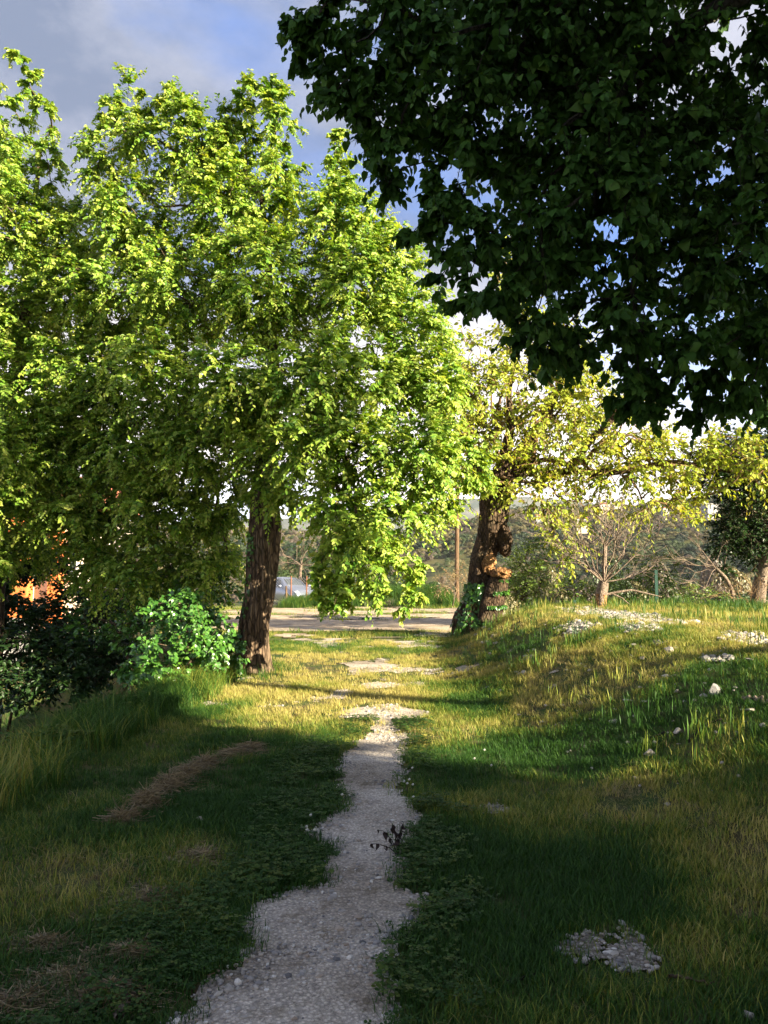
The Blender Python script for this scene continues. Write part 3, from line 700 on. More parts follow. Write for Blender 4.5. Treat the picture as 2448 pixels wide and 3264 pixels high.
near_tree, rawF, netF = make_tree('linden_tree', 'dark shaded tree with big heart-shaped leaves hanging overhead at the top right', PF[0], PF, [0.26, 0.22, 0.2, 0.17, 0.13, 0.09, 0.05], lobF, 185, (M['darkbark'], M['darkbark'], M['leafF']),
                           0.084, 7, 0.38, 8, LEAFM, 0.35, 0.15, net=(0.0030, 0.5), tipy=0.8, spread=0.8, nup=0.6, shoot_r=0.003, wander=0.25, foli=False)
# the leaves that show largest are parts of their own, the rest one mass
pos, ld, nn, sz, tn = rawF
wp = pos + PF[0]
pxl = 384 + FPX * wp[:, 0] / wp[:, 1]; pyl = 575 - FPX * (wp[:, 2] - EYE) / wp[:, 1]
inv = (pxl > 5) & (pxl < 763) & (pyl > 5) & (pyl < 1000) & (wp[:, 1] > 1)
app = np.where(inv, sz / wp[:, 1], 0)
# only those not hidden: nearest leaf of each 9-pixel cell
cell = (pxl // 9).astype(int) * 1000 + (pyl // 9).astype(int)
order = np.argsort(wp[:, 1] + (~inv) * 1e3); seen = set(); front = np.zeros(len(sz), bool)
for i in order:
    if not inv[i]: break
    if cell[i] not in seen: seen.add(cell[i]); front[i] = True
sel = np.argsort(-(app * front))[:300]
ms = np.zeros(len(sz), bool); ms[sel] = True
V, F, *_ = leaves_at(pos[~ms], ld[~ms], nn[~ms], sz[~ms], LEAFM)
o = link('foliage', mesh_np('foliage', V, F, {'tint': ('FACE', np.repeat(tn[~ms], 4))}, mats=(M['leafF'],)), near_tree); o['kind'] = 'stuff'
lm = [mesh_np('leaf', LEAFH[0] * np.array([1, 1, 1 + 0.5 * q]), LEAFH[1], {'tint': ('FACE', np.full(len(LEAFH[1]), 0.2 + 0.25 * q))}, smooth=True, mats=(M['leafF'],)) for q in range(4)]
for i in sel:
    x = Vector(nrm(ld[i])); z = Vector(nn[i]); z = (z - x * x.dot(z)).normalized(); y = z.cross(x)
    mt = Matrix((x, y, z)).transposed().to_4x4()
    o = link('leaf', lm[int(i) % 4], near_tree)
    o.matrix_local = Matrix.Translation(pos[i]) @ mt @ Matrix.Scale(float(sz[i]), 4)

# ------------------------------------------------------------------ unseen trees beyond the right edge and behind, added to cast shade
def unseen_shade_tree(x, y, h, r, label):
    b0 = np.array([x, y, float(H0(x, y)) - 0.1])
    TP = [b0 + np.array([0.05 * i * math.sin(i), 0.04 * i, h * i / 7]) for i in range(8)]
    L = []
    for k in range(9):
        a = k * 2.4; q = r * 0.55 * (0.3 + 0.7 * (k % 3) / 2)
        L.append((b0 + np.array([q * math.cos(a), q * math.sin(a), h * (0.32 + 0.07 * k)]), (r * 0.55, r * 0.55, h * 0.2), 1))
    make_tree('unseen_shade_tree', label, b0, TP, list(np.linspace(0.25, 0.04, 8)), L, 34, (M['bark'], M['twig'], M['leafA']), 0.22, 3, 0.8, 10, LEAFK, 0.4, 0.3, tk=dict(rings=30, k=16))
unseen_shade_tree(10.35, -2.4, 9.0, 4.2, 'unseen leafy tree added to the right to shade the near turf')
unseen_shade_tree(8.8, -4.8, 9.0, 4.2, 'unseen leafy tree to the right behind the viewpoint, middle one of the added shading row')
def tall_unseen_shade_tree(x, y, z0, z1, wd, label):  # added unseen tree, its high narrow crown shaped to shade the lower left foliage
    b0 = np.array([x, y, float(H0(x, y)) - 0.1]); TP = [b0 + np.array([0.06 * math.sin(i), 0.05 * i, z1 * i / 9]) for i in range(9)]
    L = [((x + g * wd * 0.22 * c_, y + g * wd * 0.3 * c_, z0 + (z1 - z0) * h_), (wd * 0.36, wd * 0.36, (z1 - z0) * 0.22), 1) for g, c_, h_ in ((-1, 1, .25), (1, 1, .3), (0, 0, .5), (-1, .8, .7), (1, .9, .65), (0, 0, .2), (0, 0, .85))]
    make_tree('unseen_shade_tree', label, b0, TP, list(np.linspace(0.28, 0.05, 9)), [(np.array(c), r, w_) for c, r, w_ in L], 26, (M['bark'], M['twig'], M['leafA']), 0.2, 3, 0.6, 10, LEAFK, 0.3, 0.2, tk=dict(rings=30, k=16))
tall_unseen_shade_tree(13.15, 1.9, 8.6, 13.0, 1.5, 'unseen tall bare-stemmed tree added at the right to shade the lower left foliage')
unseen_shade_tree(7.3, -7.1, 9.0, 4.2, 'unseen leafy tree added behind the viewpoint to shade the near end of the path')

# ------------------------------------------------------------------ ivy bush at the bank edge
def bush(name, label, lobes, dens, mt, leaf, tmpl, per=3, length=0.3, nleaf=8, twig='twig', cat='bush', group=None, droop=0.3, upf=0.3, nup=0.5, base=None, bias=None, tipy=0.3):
    c0 = np.mean([l[0] for l in lobes], axis=0) if base is None else np.asarray(base, float)
    b0 = np.array([c0[0], c0[1], float(H0(c0[0], c0[1]))])
    t = thing(name, label, cat, b0, group)
    L = [(c - b0, r, w_) for c, r, w_ in lobes]
    P, O = lobes_to_anchors(L, dens)
    NN, par, load, nr = grow_net([np.array([0, 0, -0.05]), np.array([0.02, 0, 0.15])], P, 0.3)
    thick, thin, _ = net_tubes(NN, par, load, nr, 0.004, 0.5, rmin=0.003, rmax=0.028)
    V, F, tint, sp, _ = sprays(P, O, per, length, nleaf, leaf, tmpl, upf, droop, 0.7, tipy, (0, 0, 0), nup, bias)
    tv, tf = join([thin, shoots_mesh(sp, 0.0025)])
    o = link('stems', mesh_np('stems', tv, tf, mats=(M[twig],)), t); o['kind'] = 'stuff'
    o = link('foliage', mesh_np('foliage', V, F, {'tint': ('FACE', tint)}, mats=(mt,)), t); o['kind'] = 'stuff'
    return t
bush('ivy_bush', 'bright glossy ivy bush on the bank edge, left of the big trunk', [lob(*q) for q in [(165, 665, 11.6, 42, 28, .7), (205, 640, 12.0, 34, 36, .7), (140, 672, 11.5, 22, 14, .4), (175, 690, 11.3, 26, 14, .4), (225, 660, 12.2, 20, 30, .4), (180, 615, 12.6, 40, 26, .7)]],
     210, M['leafIvy'], 0.085, LEAFM, 4, 0.25, 7, bias=(0.3, -0.5, 0.0), tipy=0.6)
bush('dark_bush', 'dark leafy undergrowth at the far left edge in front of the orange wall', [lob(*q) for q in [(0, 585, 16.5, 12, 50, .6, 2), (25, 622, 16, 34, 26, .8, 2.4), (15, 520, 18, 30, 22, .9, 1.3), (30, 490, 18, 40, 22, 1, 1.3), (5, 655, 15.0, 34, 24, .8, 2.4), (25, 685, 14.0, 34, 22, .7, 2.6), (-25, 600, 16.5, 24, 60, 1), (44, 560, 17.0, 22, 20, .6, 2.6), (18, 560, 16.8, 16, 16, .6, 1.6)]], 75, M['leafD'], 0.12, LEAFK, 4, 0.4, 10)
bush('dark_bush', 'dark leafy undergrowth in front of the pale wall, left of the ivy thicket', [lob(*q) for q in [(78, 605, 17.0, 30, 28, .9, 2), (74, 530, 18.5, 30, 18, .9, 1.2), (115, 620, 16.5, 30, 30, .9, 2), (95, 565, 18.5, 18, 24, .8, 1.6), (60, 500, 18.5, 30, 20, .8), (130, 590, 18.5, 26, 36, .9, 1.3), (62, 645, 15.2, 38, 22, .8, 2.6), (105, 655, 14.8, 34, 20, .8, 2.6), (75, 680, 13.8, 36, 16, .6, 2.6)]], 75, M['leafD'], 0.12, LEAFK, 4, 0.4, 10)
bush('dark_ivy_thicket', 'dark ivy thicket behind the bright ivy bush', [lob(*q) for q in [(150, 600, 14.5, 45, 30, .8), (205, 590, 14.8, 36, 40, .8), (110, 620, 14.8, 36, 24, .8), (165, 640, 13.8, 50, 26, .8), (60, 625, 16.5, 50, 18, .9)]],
     95, M['leafIvy'], 0.09, LEAFM, 3, 0.3, 7)
# hillside shrubs beyond the mound
for (nm, lb, lbs, dn, mt, lf) in [
    ('green_shrub', 'light green young tree between the ivied trunk and the bare tree', [(527, 572, 25, 26, 26, .8), (520, 590, 25, 22, 16, .7), (540, 552, 25.5, 14, 16, .5)], 130, 'leafBush', .10),
    ('green_shrub', 'low green shrub just left of the bare tree trunk', [(572, 590, 24, 22, 14, .6), (588, 596, 24, 14, 10, .5)], 130, 'leafBush', .09),
    ('green_shrub', 'loose green shrub just right of the bare tree trunk', [(625, 588, 24, 18, 18, .7), (640, 575, 24.5, 16, 18, .6)], 90, 'leafBush', .09),
    ('green_shrub', 'green shrub wrapped round the dark green fence post', [(668, 588, 24, 20, 18, .7), (655, 570, 24.5, 12, 14, .5), (672, 562, 24.5, 9, 12, .4)], 90, 'leafBush', .09),
    ('green_shrub', 'pale shrub low on the slope near the pale trunk', [(715, 598, 25, 22, 8, .6), (700, 592, 26, 16, 12, .6)], 90, 'leafBush', .08),
    ('dry_bush', 'ochre half-dry bush around the foot of the wooden pole', [(452, 580, 37, 13, 15, .9), (464, 572, 37.5, 9, 13, .6), (440, 586, 37, 8, 9, .5)], 60, 'leafDry', .08),
    ('green_shrub', 'dark green bush behind the car', [(285, 560, 52, 24, 14, 1.2), (310, 556, 52, 18, 16, 1.2)], 22, 'leafD', .16),
    ('green_shrub', 'dark green bushes beside the car, behind the hanging branches', [(350, 575, 46, 24, 22, 1.4), (395, 580, 46, 30, 14, 1.4), (330, 560, 48, 20, 24, 1.2)], 22, 'leafD', .16),
    ]:
    bush(nm, lb, [lob(*q) for q in lbs], dn, M[mt], lf, LEAFK, 3, 0.5 if lbs[0][2] < 40 else 0.8, 9, 'pale' if mt == 'leafDry' else 'twig')

# dark leafy tree at the right edge
PD = [W(x, y, 22) for x, y in ((757, 612), (758, 600), (760, 580), (766, 560), (770, 530), (765, 490), (760, 450))]; PD[0][2] = float(H0(PD[0][0], 22)) - 0.3
make_tree('holm_oak', 'dark dense evergreen with pale trunk at the right edge', PD[0], PD, [0.22, 0.2, 0.17, 0.15, 0.12, 0.09, 0.05],
          [lob(*q) for q in [(745, 450, 22.5, 40, 26, 1.0), (765, 490, 22.5, 38, 38, 1.2), (715, 470, 22.5, 20, 22, .8), (740, 530, 22.3, 30, 24, .8), (728, 475, 22.3, 20, 16, .7, .7), (745, 520, 22, 28, 26, .9), (765, 545, 22, 26, 22, .8), (722, 545, 22, 14, 12, .5), (735, 500, 22.5, 22, 12, .6, .5), (727, 575, 21.8, 7, 12, .2, .8), (700, 455, 22.5, 16, 8, .5, .5), (800, 500, 22, 36, 50, 1.2)]],
          200, (M['pale'], M['pale'], M['leafD']), 0.12, 3, 0.5, 9, LEAFK, 0.3, 0.3, tk=dict(rings=60, k=24, ridges=5))


# ------------------------------------------------------------------ bare branching trees
def bare_tree(name, label, base, trunkP, trunkR, tips, mats, r0=0.0035, ex=0.55, group=None, sub=3, curl=0.25, tk=None, stripped=False):
    t = thing(name, label, 'tree', base, group)
    _, C3, rad = trunk_mesh('trunk', np.asarray(trunkP) - base, trunkR, mats[0], t, **(tk or dict(rings=50, k=24, ridges=4, amp=0.07, flare=0.15)))
    P = np.asarray(tips) - base
    NN, par, load, nr = grow_net([C3[-1]], P, 0.75)
    thick, thin, rd = net_tubes(NN, par, load, nr, r0, ex, rmin=0.004, rmax=0.07, sag=0.06)
    limbs(thick, mats[1], t)
    # fine curling twigs
    leafn = np.where(np.bincount(par[nr:], minlength=len(NN)) <= 1)[0]; leafn = leafn[leafn >= nr]
    A = np.repeat(NN[leafn], sub, 0); OD = nrm(A - C3[-1])
    D = nrm(OD + rng.normal(size=A.shape) * 0.5); L = rng.uniform(0.2, 0.6, len(A))
    tt = np.linspace(0, 1, 5); sp = A[:, None] + D[:, None] * (L[:, None] * tt)[..., None] + (rng.normal(size=A.shape) * curl)[:, None] * (tt ** 2)[None, :, None] * 0.5
    tv, tf = join([thin, shoots_mesh(sp, 0.005)])
    o = link('twigs', mesh_np('twigs', tv, tf, mats=(mats[1],)), t); o['kind'] = 'stuff'
    return t
YBt = 18.0
b0 = W(600, 611, YBt); b0[2] = float(H0(b0[0], YBt)) - 0.08
tips = []
g2 = np.random.default_rng(11)
for k in range(125):
    a = g2.uniform(0, 2 * math.pi); el = g2.uniform(0.15, 0.7) if k % 4 == 0 else g2.uniform(0.6, 1.5); rr = g2.uniform(0.35, 1.0) ** 0.7
    rad_ = 1.8 * rr * (0.75 + 0.25 * math.sin(el)); v = np.array([math.cos(a) * math.cos(el), math.sin(a) * math.cos(el) * 0.7, math.sin(el) * 1.05 + 0.03])
    tips.append(W(603, 583, YBt) + v * rad_)
bt = bare_tree('bare_tree', 'small leafless tree with pale spreading branches and a stripped orange base on the mound', b0,
          [b0, W(600.5, 604, YBt), W(601, 596, YBt), W(602.5, 588, YBt), W(604, 582, YBt)], [0.15, 0.125, 0.12, 0.125, 0.10], tips, (M['pale'], M['pale']), r0=0.0048, ex=0.60)
V, F = tube([W(600, 609.5, YBt) - b0, W(600.3, 604, YBt) - b0, W(601, 598, YBt) - b0, W(601.4, 594.5, YBt) - b0], [0.165, 0.135, 0.127, 0.128], 24)
link('stripped_wood', mesh_np('stripped_wood', V, F, smooth=True, mats=(M['wound'],)), bt)
# leafless limb sprays left of the evergreen
tips = [W(695 + g2.normal(0, 14), 560 + g2.normal(0, 13), 21.5 + g2.normal(0, .3)) for k in range(26)]
b1 = W(735, 604, 21.5); b1[2] = float(H0(b1[0], 21.5)) - 0.1
bare_tree('bare_tree', 'leafless grey sapling with crooked twigs left of the dark evergreen', b1, [b1, W(732, 590, 21.5), W(726, 578, 21.5), W(716, 568, 21.5)], [0.06, 0.05, 0.045, 0.035], tips, (M['pale'], M['pale']), r0=0.006, ex=0.4)
tips = [W(748 + g2.normal(0, 16), 596 + g2.normal(0, 7), 21.2 + g2.normal(0, .3)) for k in range(40)]
b2 = W(752, 606, 21.2); b2[2] = float(H0(b2[0], 21.2)) - 0.1
bare_tree('dead_bush', 'tangle of dead brown twigs at the foot of the pale trunk', b2, [b2, b2 + np.array([0, 0, .08]), b2 + np.array([0.01, 0, .16]), b2 + np.array([0.02, 0, .24])], [0.03, 0.03, 0.025, 0.02], tips, (M['twig2'], M['twig2']), r0=0.005, ex=0.4)
tips = [W(300 + g2.normal(0, 16), 556 + g2.normal(0, 9), 50 + g2.normal(0, .5)) for k in range(50)]
b3 = W(300, 590, 50); b3[2] = float(H0(b3[0], 50)) - 0.1
bare_tree('bare_tree', 'leafless pale branches rising behind the grey car', b3, [b3, W(300, 580, 50), W(300, 572, 50), W(301, 565, 50)], [0.12, 0.1, 0.09, 0.08], tips, (M['pale'], M['pale']), r0=0.012, ex=0.45)

# ------------------------------------------------------------------ far woodland
def clump_tree(seed, hue):
    g = np.random.default_rng(seed)
    P, O = [], []
    for k in range(9):
        c = np.array([g.normal(0, 0.9), g.normal(0, 0.9), 2.4 + g.uniform(-0.8, 1.5)]); d = nrm(g.normal(size=(560, 3))); d[:, 2] = np.abs(d[:, 2]) * 1.0 - 0.15
        P.append(c + d * g.uniform(0.7, 1.15)); O.append(d)
    P = np.concatenate(P); O = np.concatenate(O)
    D = nrm(np.cross(O, g.normal(size=O.shape))); V, F, *_ = leaves_at(P, D, O + g.normal(size=O.shape) * 0.35, g.uniform(0.09, 0.17, len(P)), LEAFK)
    fol = mesh_np('crown', V, F, {'tint': ('FACE', np.repeat(g.random(len(P)), 2))}, mats=(M[hue],))
    tr = MB(); tr.tube([(0, 0, -1.5), (0.05, 0, 0.5), (0, 0.05, 1.6), (0.02, 0, 2.6)], [0.16, 0.13, 0.1, 0.05], 6)
    return fol, tr
M['far1'] = leaf_mat('far_green', [(0.022, 0.042, 0.013), (0.045, 0.07, 0.02), (0.07, 0.10, 0.028)], trans=0.15, noise=False, tcol=(1.1, 1.1, .6))
M['far2'] = leaf_mat('far_ochre', [(0.09, 0.085, 0.03), (0.15, 0.13, 0.05), (0.20, 0.17, 0.07)], trans=0.15, noise=False, tcol=(1.1, 1.0, .6))
M['far3'] = leaf_mat('far_brown', [(0.09, 0.07, 0.045), (0.13, 0.10, 0.07), (0.18, 0.14, 0.10)], trans=0.1, noise=False, tcol=(1.1, .9, .7))
M['far4'] = leaf_mat('far_dark', [(0.010, 0.022, 0.010), (0.018, 0.034, 0.015), (0.03, 0.048, 0.02)], trans=0.1, noise=False, tcol=(1.1, 1.1, .7))
src = bpy.data.collections.new('woodland_source')
protos = []
for k in range(10):
    hue = ['far1', 'far2', 'far1', 'far3', 'far4', 'far2', 'far4', 'far1', 'far3', 'far4'][k]
    fol, tr = clump_tree(100 + k, hue)
    V = np.concatenate(tr.V); n0 = len(fol.vertices)
    protos.append((fol, tr))
    o = bpy.data.objects.new('woodland_tree_%02d' % k, fol); src.objects.link(o)


def instancer(name, P, rotz, scale, index, tint, coll, tilt=None):
    n = len(P)
    me = bpy.data.meshes.new(name); me.vertices.add(n); me.vertices.foreach_set('co', np.asarray(P, np.float32).ravel())
    def fa(k, a): me.attributes.new(k, 'FLOAT', 'POINT').data.foreach_set('value', np.asarray(a, np.float32))
    fa('rz', rotz); fa('sc', scale); fa('tone', tint)
    me.attributes.new('pick', 'INT', 'POINT').data.foreach_set('value', np.asarray(index, np.int32))
    tl = tilt if tilt is not None else rng.normal(0, 0.08, (n, 2))
    fa('tx', tl[:, 0]); fa('ty', tl[:, 1])
    o = link(name, me, kind='stuff')
    ng = bpy.data.node_groups.new(name, 'GeometryNodeTree')
    ng.interface.new_socket('Geometry', in_out='INPUT', socket_type='NodeSocketGeometry'); ng.interface.new_socket('Geometry', in_out='OUTPUT', socket_type='NodeSocketGeometry')
    nd = ng.nodes; lk = ng.links.new
    gi, go = nd.new('NodeGroupInput'), nd.new('NodeGroupOutput')
    m2p = nd.new('GeometryNodeMeshToPoints'); lk(gi.outputs[0], m2p.inputs[0])
    ci = nd.new('GeometryNodeCollectionInfo'); ci.inputs[0].default_value = coll; ci.inputs[1].default_value = True; ci.inputs[2].default_value = True
    ip = nd.new('GeometryNodeInstanceOnPoints'); ip.inputs['Pick Instance'].default_value = True
    def at(k, ty='FLOAT'):
        a = nd.new('GeometryNodeInputNamedAttribute'); a.data_type = ty; a.inputs[0].default_value = k; return a.outputs[0]
    cx = nd.new('ShaderNodeCombineXYZ'); lk(at('tx'), cx.inputs[0]); lk(at('ty'), cx.inputs[1]); lk(at('rz'), cx.inputs[2])
    lk(m2p.outputs[0], ip.inputs['Points']); lk(ci.outputs[0], ip.inputs['Instance']); lk(at('pick', 'INT'), ip.inputs['Instance Index'])
    e2r = nd.new('FunctionNodeEulerToRotation'); lk(cx.outputs[0], e2r.inputs[0]); lk(e2r.outputs[0], ip.inputs['Rotation']); lk(at('sc'), ip.inputs['Scale'])
    lk(ip.outputs[0], go.inputs[0])
    md = o.modifiers.new('scatter', 'NODES'); md.node_group = ng
    return o


n = 11000
u = rng.random(n); yy = 60 + (470 - 60) * u ** 0.8
xx = yy * rng.uniform(-0.62, 0.62, n)
zz = H0(xx, yy)
clear = fbm(xx / 45, yy / 45, 81, 3)
keep = (clear < 0.70) | (rng.random(n) < 0.12)
xx, yy, zz = xx[keep], yy[keep], zz[keep]
sp_ = fbm(xx / 70, yy / 70, 83, 3) + rng.normal(0, 0.08, len(xx))
pick = np.where(sp_ < 0.42, rng.choice([4, 6, 9, 0], len(xx)), np.where(sp_ < 0.55, rng.choice([0, 2, 7, 5, 1, 3], len(xx)), rng.choice([1, 5, 3, 8, 7], len(xx))))
sc = rng.uniform(0.55, 1.25, len(xx))
instancer('woodland', np.c_[xx, yy, zz - 0.4], rng.uniform(0, 6.28, len(xx)), sc, pick, rng.random(len(xx)), src)
# the nearest trees on the slope below the mound stand singly
k = 0
singles = [(500, 596, 62), (520, 600, 75), (548, 598, 70), (580, 590, 66), (612, 585, 60), (640, 592, 72), (662, 580, 64), (684, 592, 58), (700, 580, 66), (718, 590, 60), (735, 578, 70), (750, 592, 58), (692, 560, 84), (650, 560, 82), (600, 566, 88), (548, 572, 90), (430, 588, 66), (410, 580, 80), (670, 545, 95), (715, 555, 88)]
for (px_, py_, yd) in singles:
    p = W(px_, py_, yd); zg = float(H0(p[0], yd)); h = max(p[2] - zg + 0.6, 3.0)
    q = [1, 0, 5, 8, 7, 1, 3, 2, 5, 8][k % 10]; fol, tr = protos[q]
    if k < 10 and not hasattr(tr, 'me'): pass
    hue_ = {0: 'mid green', 1: 'ochre', 2: 'mid green', 3: 'brown half-bare', 5: 'ochre', 7: 'mid green', 8: 'brown half-bare'}[[1, 0, 5, 8, 7, 1, 3, 2, 5, 8][k % 10]]
    t = thing('slope_tree', hue_ + ' small bushy tree on the slope just below the mound', 'tree', (p[0], yd, zg), hue_ + ' small trees on the slope below the mound', rz=k * 1.3)
    s_ = h / 4.6; t.scale = (min(s_, 1.6), min(s_, 1.6), s_)
    link('crown', fol, t)
    if not hasattr(tr, 'me'): tr.me = mesh_np('trunk', np.concatenate(tr.V), [np.array(f) for f in tr.F.values()], mats=(M['pale'],))
    link('trunk', tr.me, t); k += 1

# ------------------------------------------------------------------ grasses
src2 = bpy.data.collections.new('turf_source')
def blade_mat(name, green, dry, trans=0.3):
    m, N = mat(name)
    tn = N.n('ShaderNodeAttribute', attribute_name='tone', attribute_type='INSTANCER'); tb = N.n('ShaderNodeAttribute', attribute_name='tint')
    f = N.math('ADD', tn.outputs['Fac'], N.math('MULTIPLY', N.math('SUBTRACT', tb.outputs['Fac'], 0.5), 0.55), clamp=True)
    col = N.ramp(f, [(0.0, green[0]), (0.35, green[1]), (0.62, dry[0]), (1.0, dry[1])])
    p = N.n('ShaderNodeBsdfPrincipled', {'Base Color': col, 'Roughness': 0.55, 'Specular IOR Level': 0.2})
    t = N.n('ShaderNodeBsdfTranslucent', {0: N.mix(1.0, col, (1.25, 1.1, 0.6), 'MULTIPLY')})
    return finish(m, N, N.n('ShaderNodeMixShader', {0: trans, 1: p.outputs[0], 2: t.outputs[0]}).outputs[0])
M['turf'] = blade_mat('turf_blade', ((0.026, 0.075, 0.012), (0.065, 0.145, 0.018)), ((0.25, 0.27, 0.045), (0.44, 0.37, 0.12)))
M['clover'] = blade_mat('clover_leaf', ((0.022, 0.06, 0.01), (0.045, 0.10, 0.016)), ((0.09, 0.13, 0.022), (0.15, 0.16, 0.035)))
M['dryturf'] = blade_mat('dry_blade', ((0.15, 0.15, 0.045), (0.22, 0.19, 0.07)), ((0.29, 0.235, 0.10), (0.36, 0.29, 0.14)))


def tuft(name, n, h0, h1, rad, wd, lean, mt, seed, flat=0.0, seedhead=False, segs=3):
    g = np.random.default_rng(seed); V = []; F = []; tint = []; k = 0
    for i in range(n):
        a = g.uniform(0, 6.28); r = rad * math.sqrt(g.random()); bx, by = r * math.cos(a), r * math.sin(a)
        hh = g.uniform(h0, h1); la = g.uniform(0, 6.28); ln = g.uniform(0.2, 1) * lean * hh; dx, dy = math.cos(la), math.sin(la); sx, sy = -dy, dx
        ww = wd * g.uniform(0.6, 1.2)
        ring = []
        for s in range(segs + 1):
            t = s / segs
            c = (bx + dx * ln * t * t, by + dy * ln * t * t, hh * (t * (1 - flat * t) if flat else t - 0.25 * lean * t * t) - 0.004)
            wv = ww * (1 - t) ** 0.7
            if seedhead: wv = ww * (0.35 if t < 0.66 else 1.6 * (1.05 - t) / 0.35)
            if s < segs:
                V += [(c[0] - sx * wv, c[1] - sy * wv, c[2]), (c[0] + sx * wv, c[1] + sy * wv, c[2])]
            else: V.append(c)
        for s in range(segs - 1): F.append((k + 2 * s, k + 2 * s + 1, k + 2 * s + 3, k + 2 * s + 2))
        F3 = (k + 2 * segs - 2, k + 2 * segs - 1, k + 2 * segs)
        F.append(F3); tint += [g.random()] * segs; k = len(V)
    q = [f for f in F if len(f) == 4]; t3 = [f for f in F if len(f) == 3]
    tq = [t for f, t in zip(F, tint) if len(f) == 4] + [t for f, t in zip(F, tint) if len(f) == 3]
    me = mesh_np(name, V, [np.array(q), np.array(t3)], {'tint': ('FACE', tq)}, mats=(mt,))
    o = bpy.data.objects.new(name, me); src2.objects.link(o)


def clover(name, n, seed):
    g = np.random.default_rng(seed); P = []; D = []; Nn = []; S_ = []
    for i in range(n):
        a = g.uniform(0, 6.28); r = 0.09 * math.sqrt(g.random()); c = np.array([r * math.cos(a), r * math.sin(a), g.uniform(0.015, 0.055)]); nrmv = nrm(np.array([g.normal(0, .35), g.normal(0, .35), 1]))
        th = g.uniform(0, 6.28)
        for q in range(3):
            b_ = th + q * 2.094; P.append(c); D.append([math.cos(b_), math.sin(b_), 0.1]); Nn.append(nrmv); S_.append(g.uniform(0.011, 0.018))
    T = (np.array([[0, 0, 0], [0.6, 0.42, 0.05], [1, 0.18, 0], [1, -0.18, 0], [0.6, -0.42, 0.05]]), np.array([[0, 4, 3, 2, 1]]))
    V, F, *_ = leaves_at(np.array(P), np.array(D), np.array(Nn), np.array(S_), T)
    me = mesh_np(name, V, F, {'tint': ('FACE', np.random.default_rng(seed).random(len(F)))}, mats=(M['clover'],))
    src2.objects.link(bpy.data.objects.new(name, me))
for q in range(4): tuft('tuft_%02d' % q, 34, 0.025, 0.075, 0.075, 0.0022, 0.9, M['turf'], 20 + q)                 # 0-3 short turf
for q in range(3): tuft('tuft_%02d' % (4 + q), 26, 0.02, 0.06, 0.085, 0.0020, 1.8, M['dryturf'], 40 + q)           # 4-6 dry mown
for q in range(3): clover('tuft_%02d' % (7 + q), 34, 60 + q)                                                       # 7-9 clover
for q in range(3): tuft('tuft_%02d' % (10 + q), 30, 0.16, 0.36, 0.09, 0.0035, 0.9, M['turf'], 70 + q, segs=4)      # 10-12 long grass
for q in range(3): tuft('tuft_%02d' % (13 + q), 9, 0.12, 0.30, 0.09, 0.0032, 0.22, M['turf'], 80 + q, seedhead=True)   # 13-15 seed stalks
for q in range(3): tuft('tuft_%02d' % (16 + q), 22, 0.008, 0.02, 0.10, 0.0016, 7.0, M['dryturf'], 90 + q)          # 16-18 straw litter

PX = []; PK = []; PS = []; PT = []
def scatter(n, y0, y1, side, kinds, sc0, sc1, tone, mask):
    y = rng.uniform(0, 1, n); y = np.sqrt(y0 * y0 + (y1 * y1 - y0 * y0) * y); x = rng.uniform(-1, 1, n) * (y * 0.5 + side)
    k = mask(x, y); x, y = x[k], y[k]
    z = H0(x, y) + (1 - np.clip(path_mask(x, y), 0, 1)) * ((fbm(x * 2.2, y * 2.2, 51) - 0.5) * 0.05 + (fbm(x * 8, y * 8, 52) - 0.5) * 0.02)
    PX.append(np.c_[x, y, z]); PK.append(rng.choice(kinds, len(x))); PS.append(rng.uniform(sc0, sc1, len(x)) * (1 + 0.02 * y)); PT.append(np.clip(tone(x, y), 0, 1))
dry = lambda x, y: fbm(x * 0.9 + 3, y * 0.7, 91, 4)
pathfree = lambda x, y: ((path_mask(x, y) < -0.25) | (rng.random(len(x)) < np.where(y > 8, 0.16, 0.0)) | ((path_mask(x, y) < 0.4) & (rng.random(len(x)) < 0.25))) & ((side_mask(x, y) < 0.1) | (rng.random(len(x)) < 0.12)) & (x > np.interp(y, *XE) - 0.1)
sun_shade_tone = lambda x, y: (dry(x, y) - 0.40) * 2.6 + 0.12 * sm(0.2, 1.8, x) - 0.15 * (1 - sm(5.5, 8.2, y)) - 0.12 * sm(0.5, 1.5, -x) * (1 - sm(7, 9, y)) + 0.30 * sm(8, 10.5, y) * sm(-2.6, -1.4, x) + 0.20 * sm(8, 10.5, y) + rng.normal(0, 0.10, len(x))  # random dryness, plus foreground shade and the sunlit strip beyond painted in
R_ = lambda n: rng.random(n)
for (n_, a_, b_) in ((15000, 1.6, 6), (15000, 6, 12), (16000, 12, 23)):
    scatter(n_, a_, b_, 1.2, [0, 1, 2, 3], 0.7, 1.35, sun_shade_tone, lambda x, y: pathfree(x, y) & (R_(len(x)) > (dry(x, y) - 0.5) * 3.0) & ((y < 19.5) | (x > 0.6) | (lot_mask(x, y) < 0)))
    scatter(n_ // 3, a_, b_, 1.2, [4, 5, 6, 16, 17, 18], 0.8, 1.4, lambda x, y: R_(len(x)), lambda x, y: pathfree(x, y) & (R_(len(x)) < (0.12 + (dry(x, y) - 0.5) * 4.0) * (0.45 + 0.55 * sm(5, 8, y))))
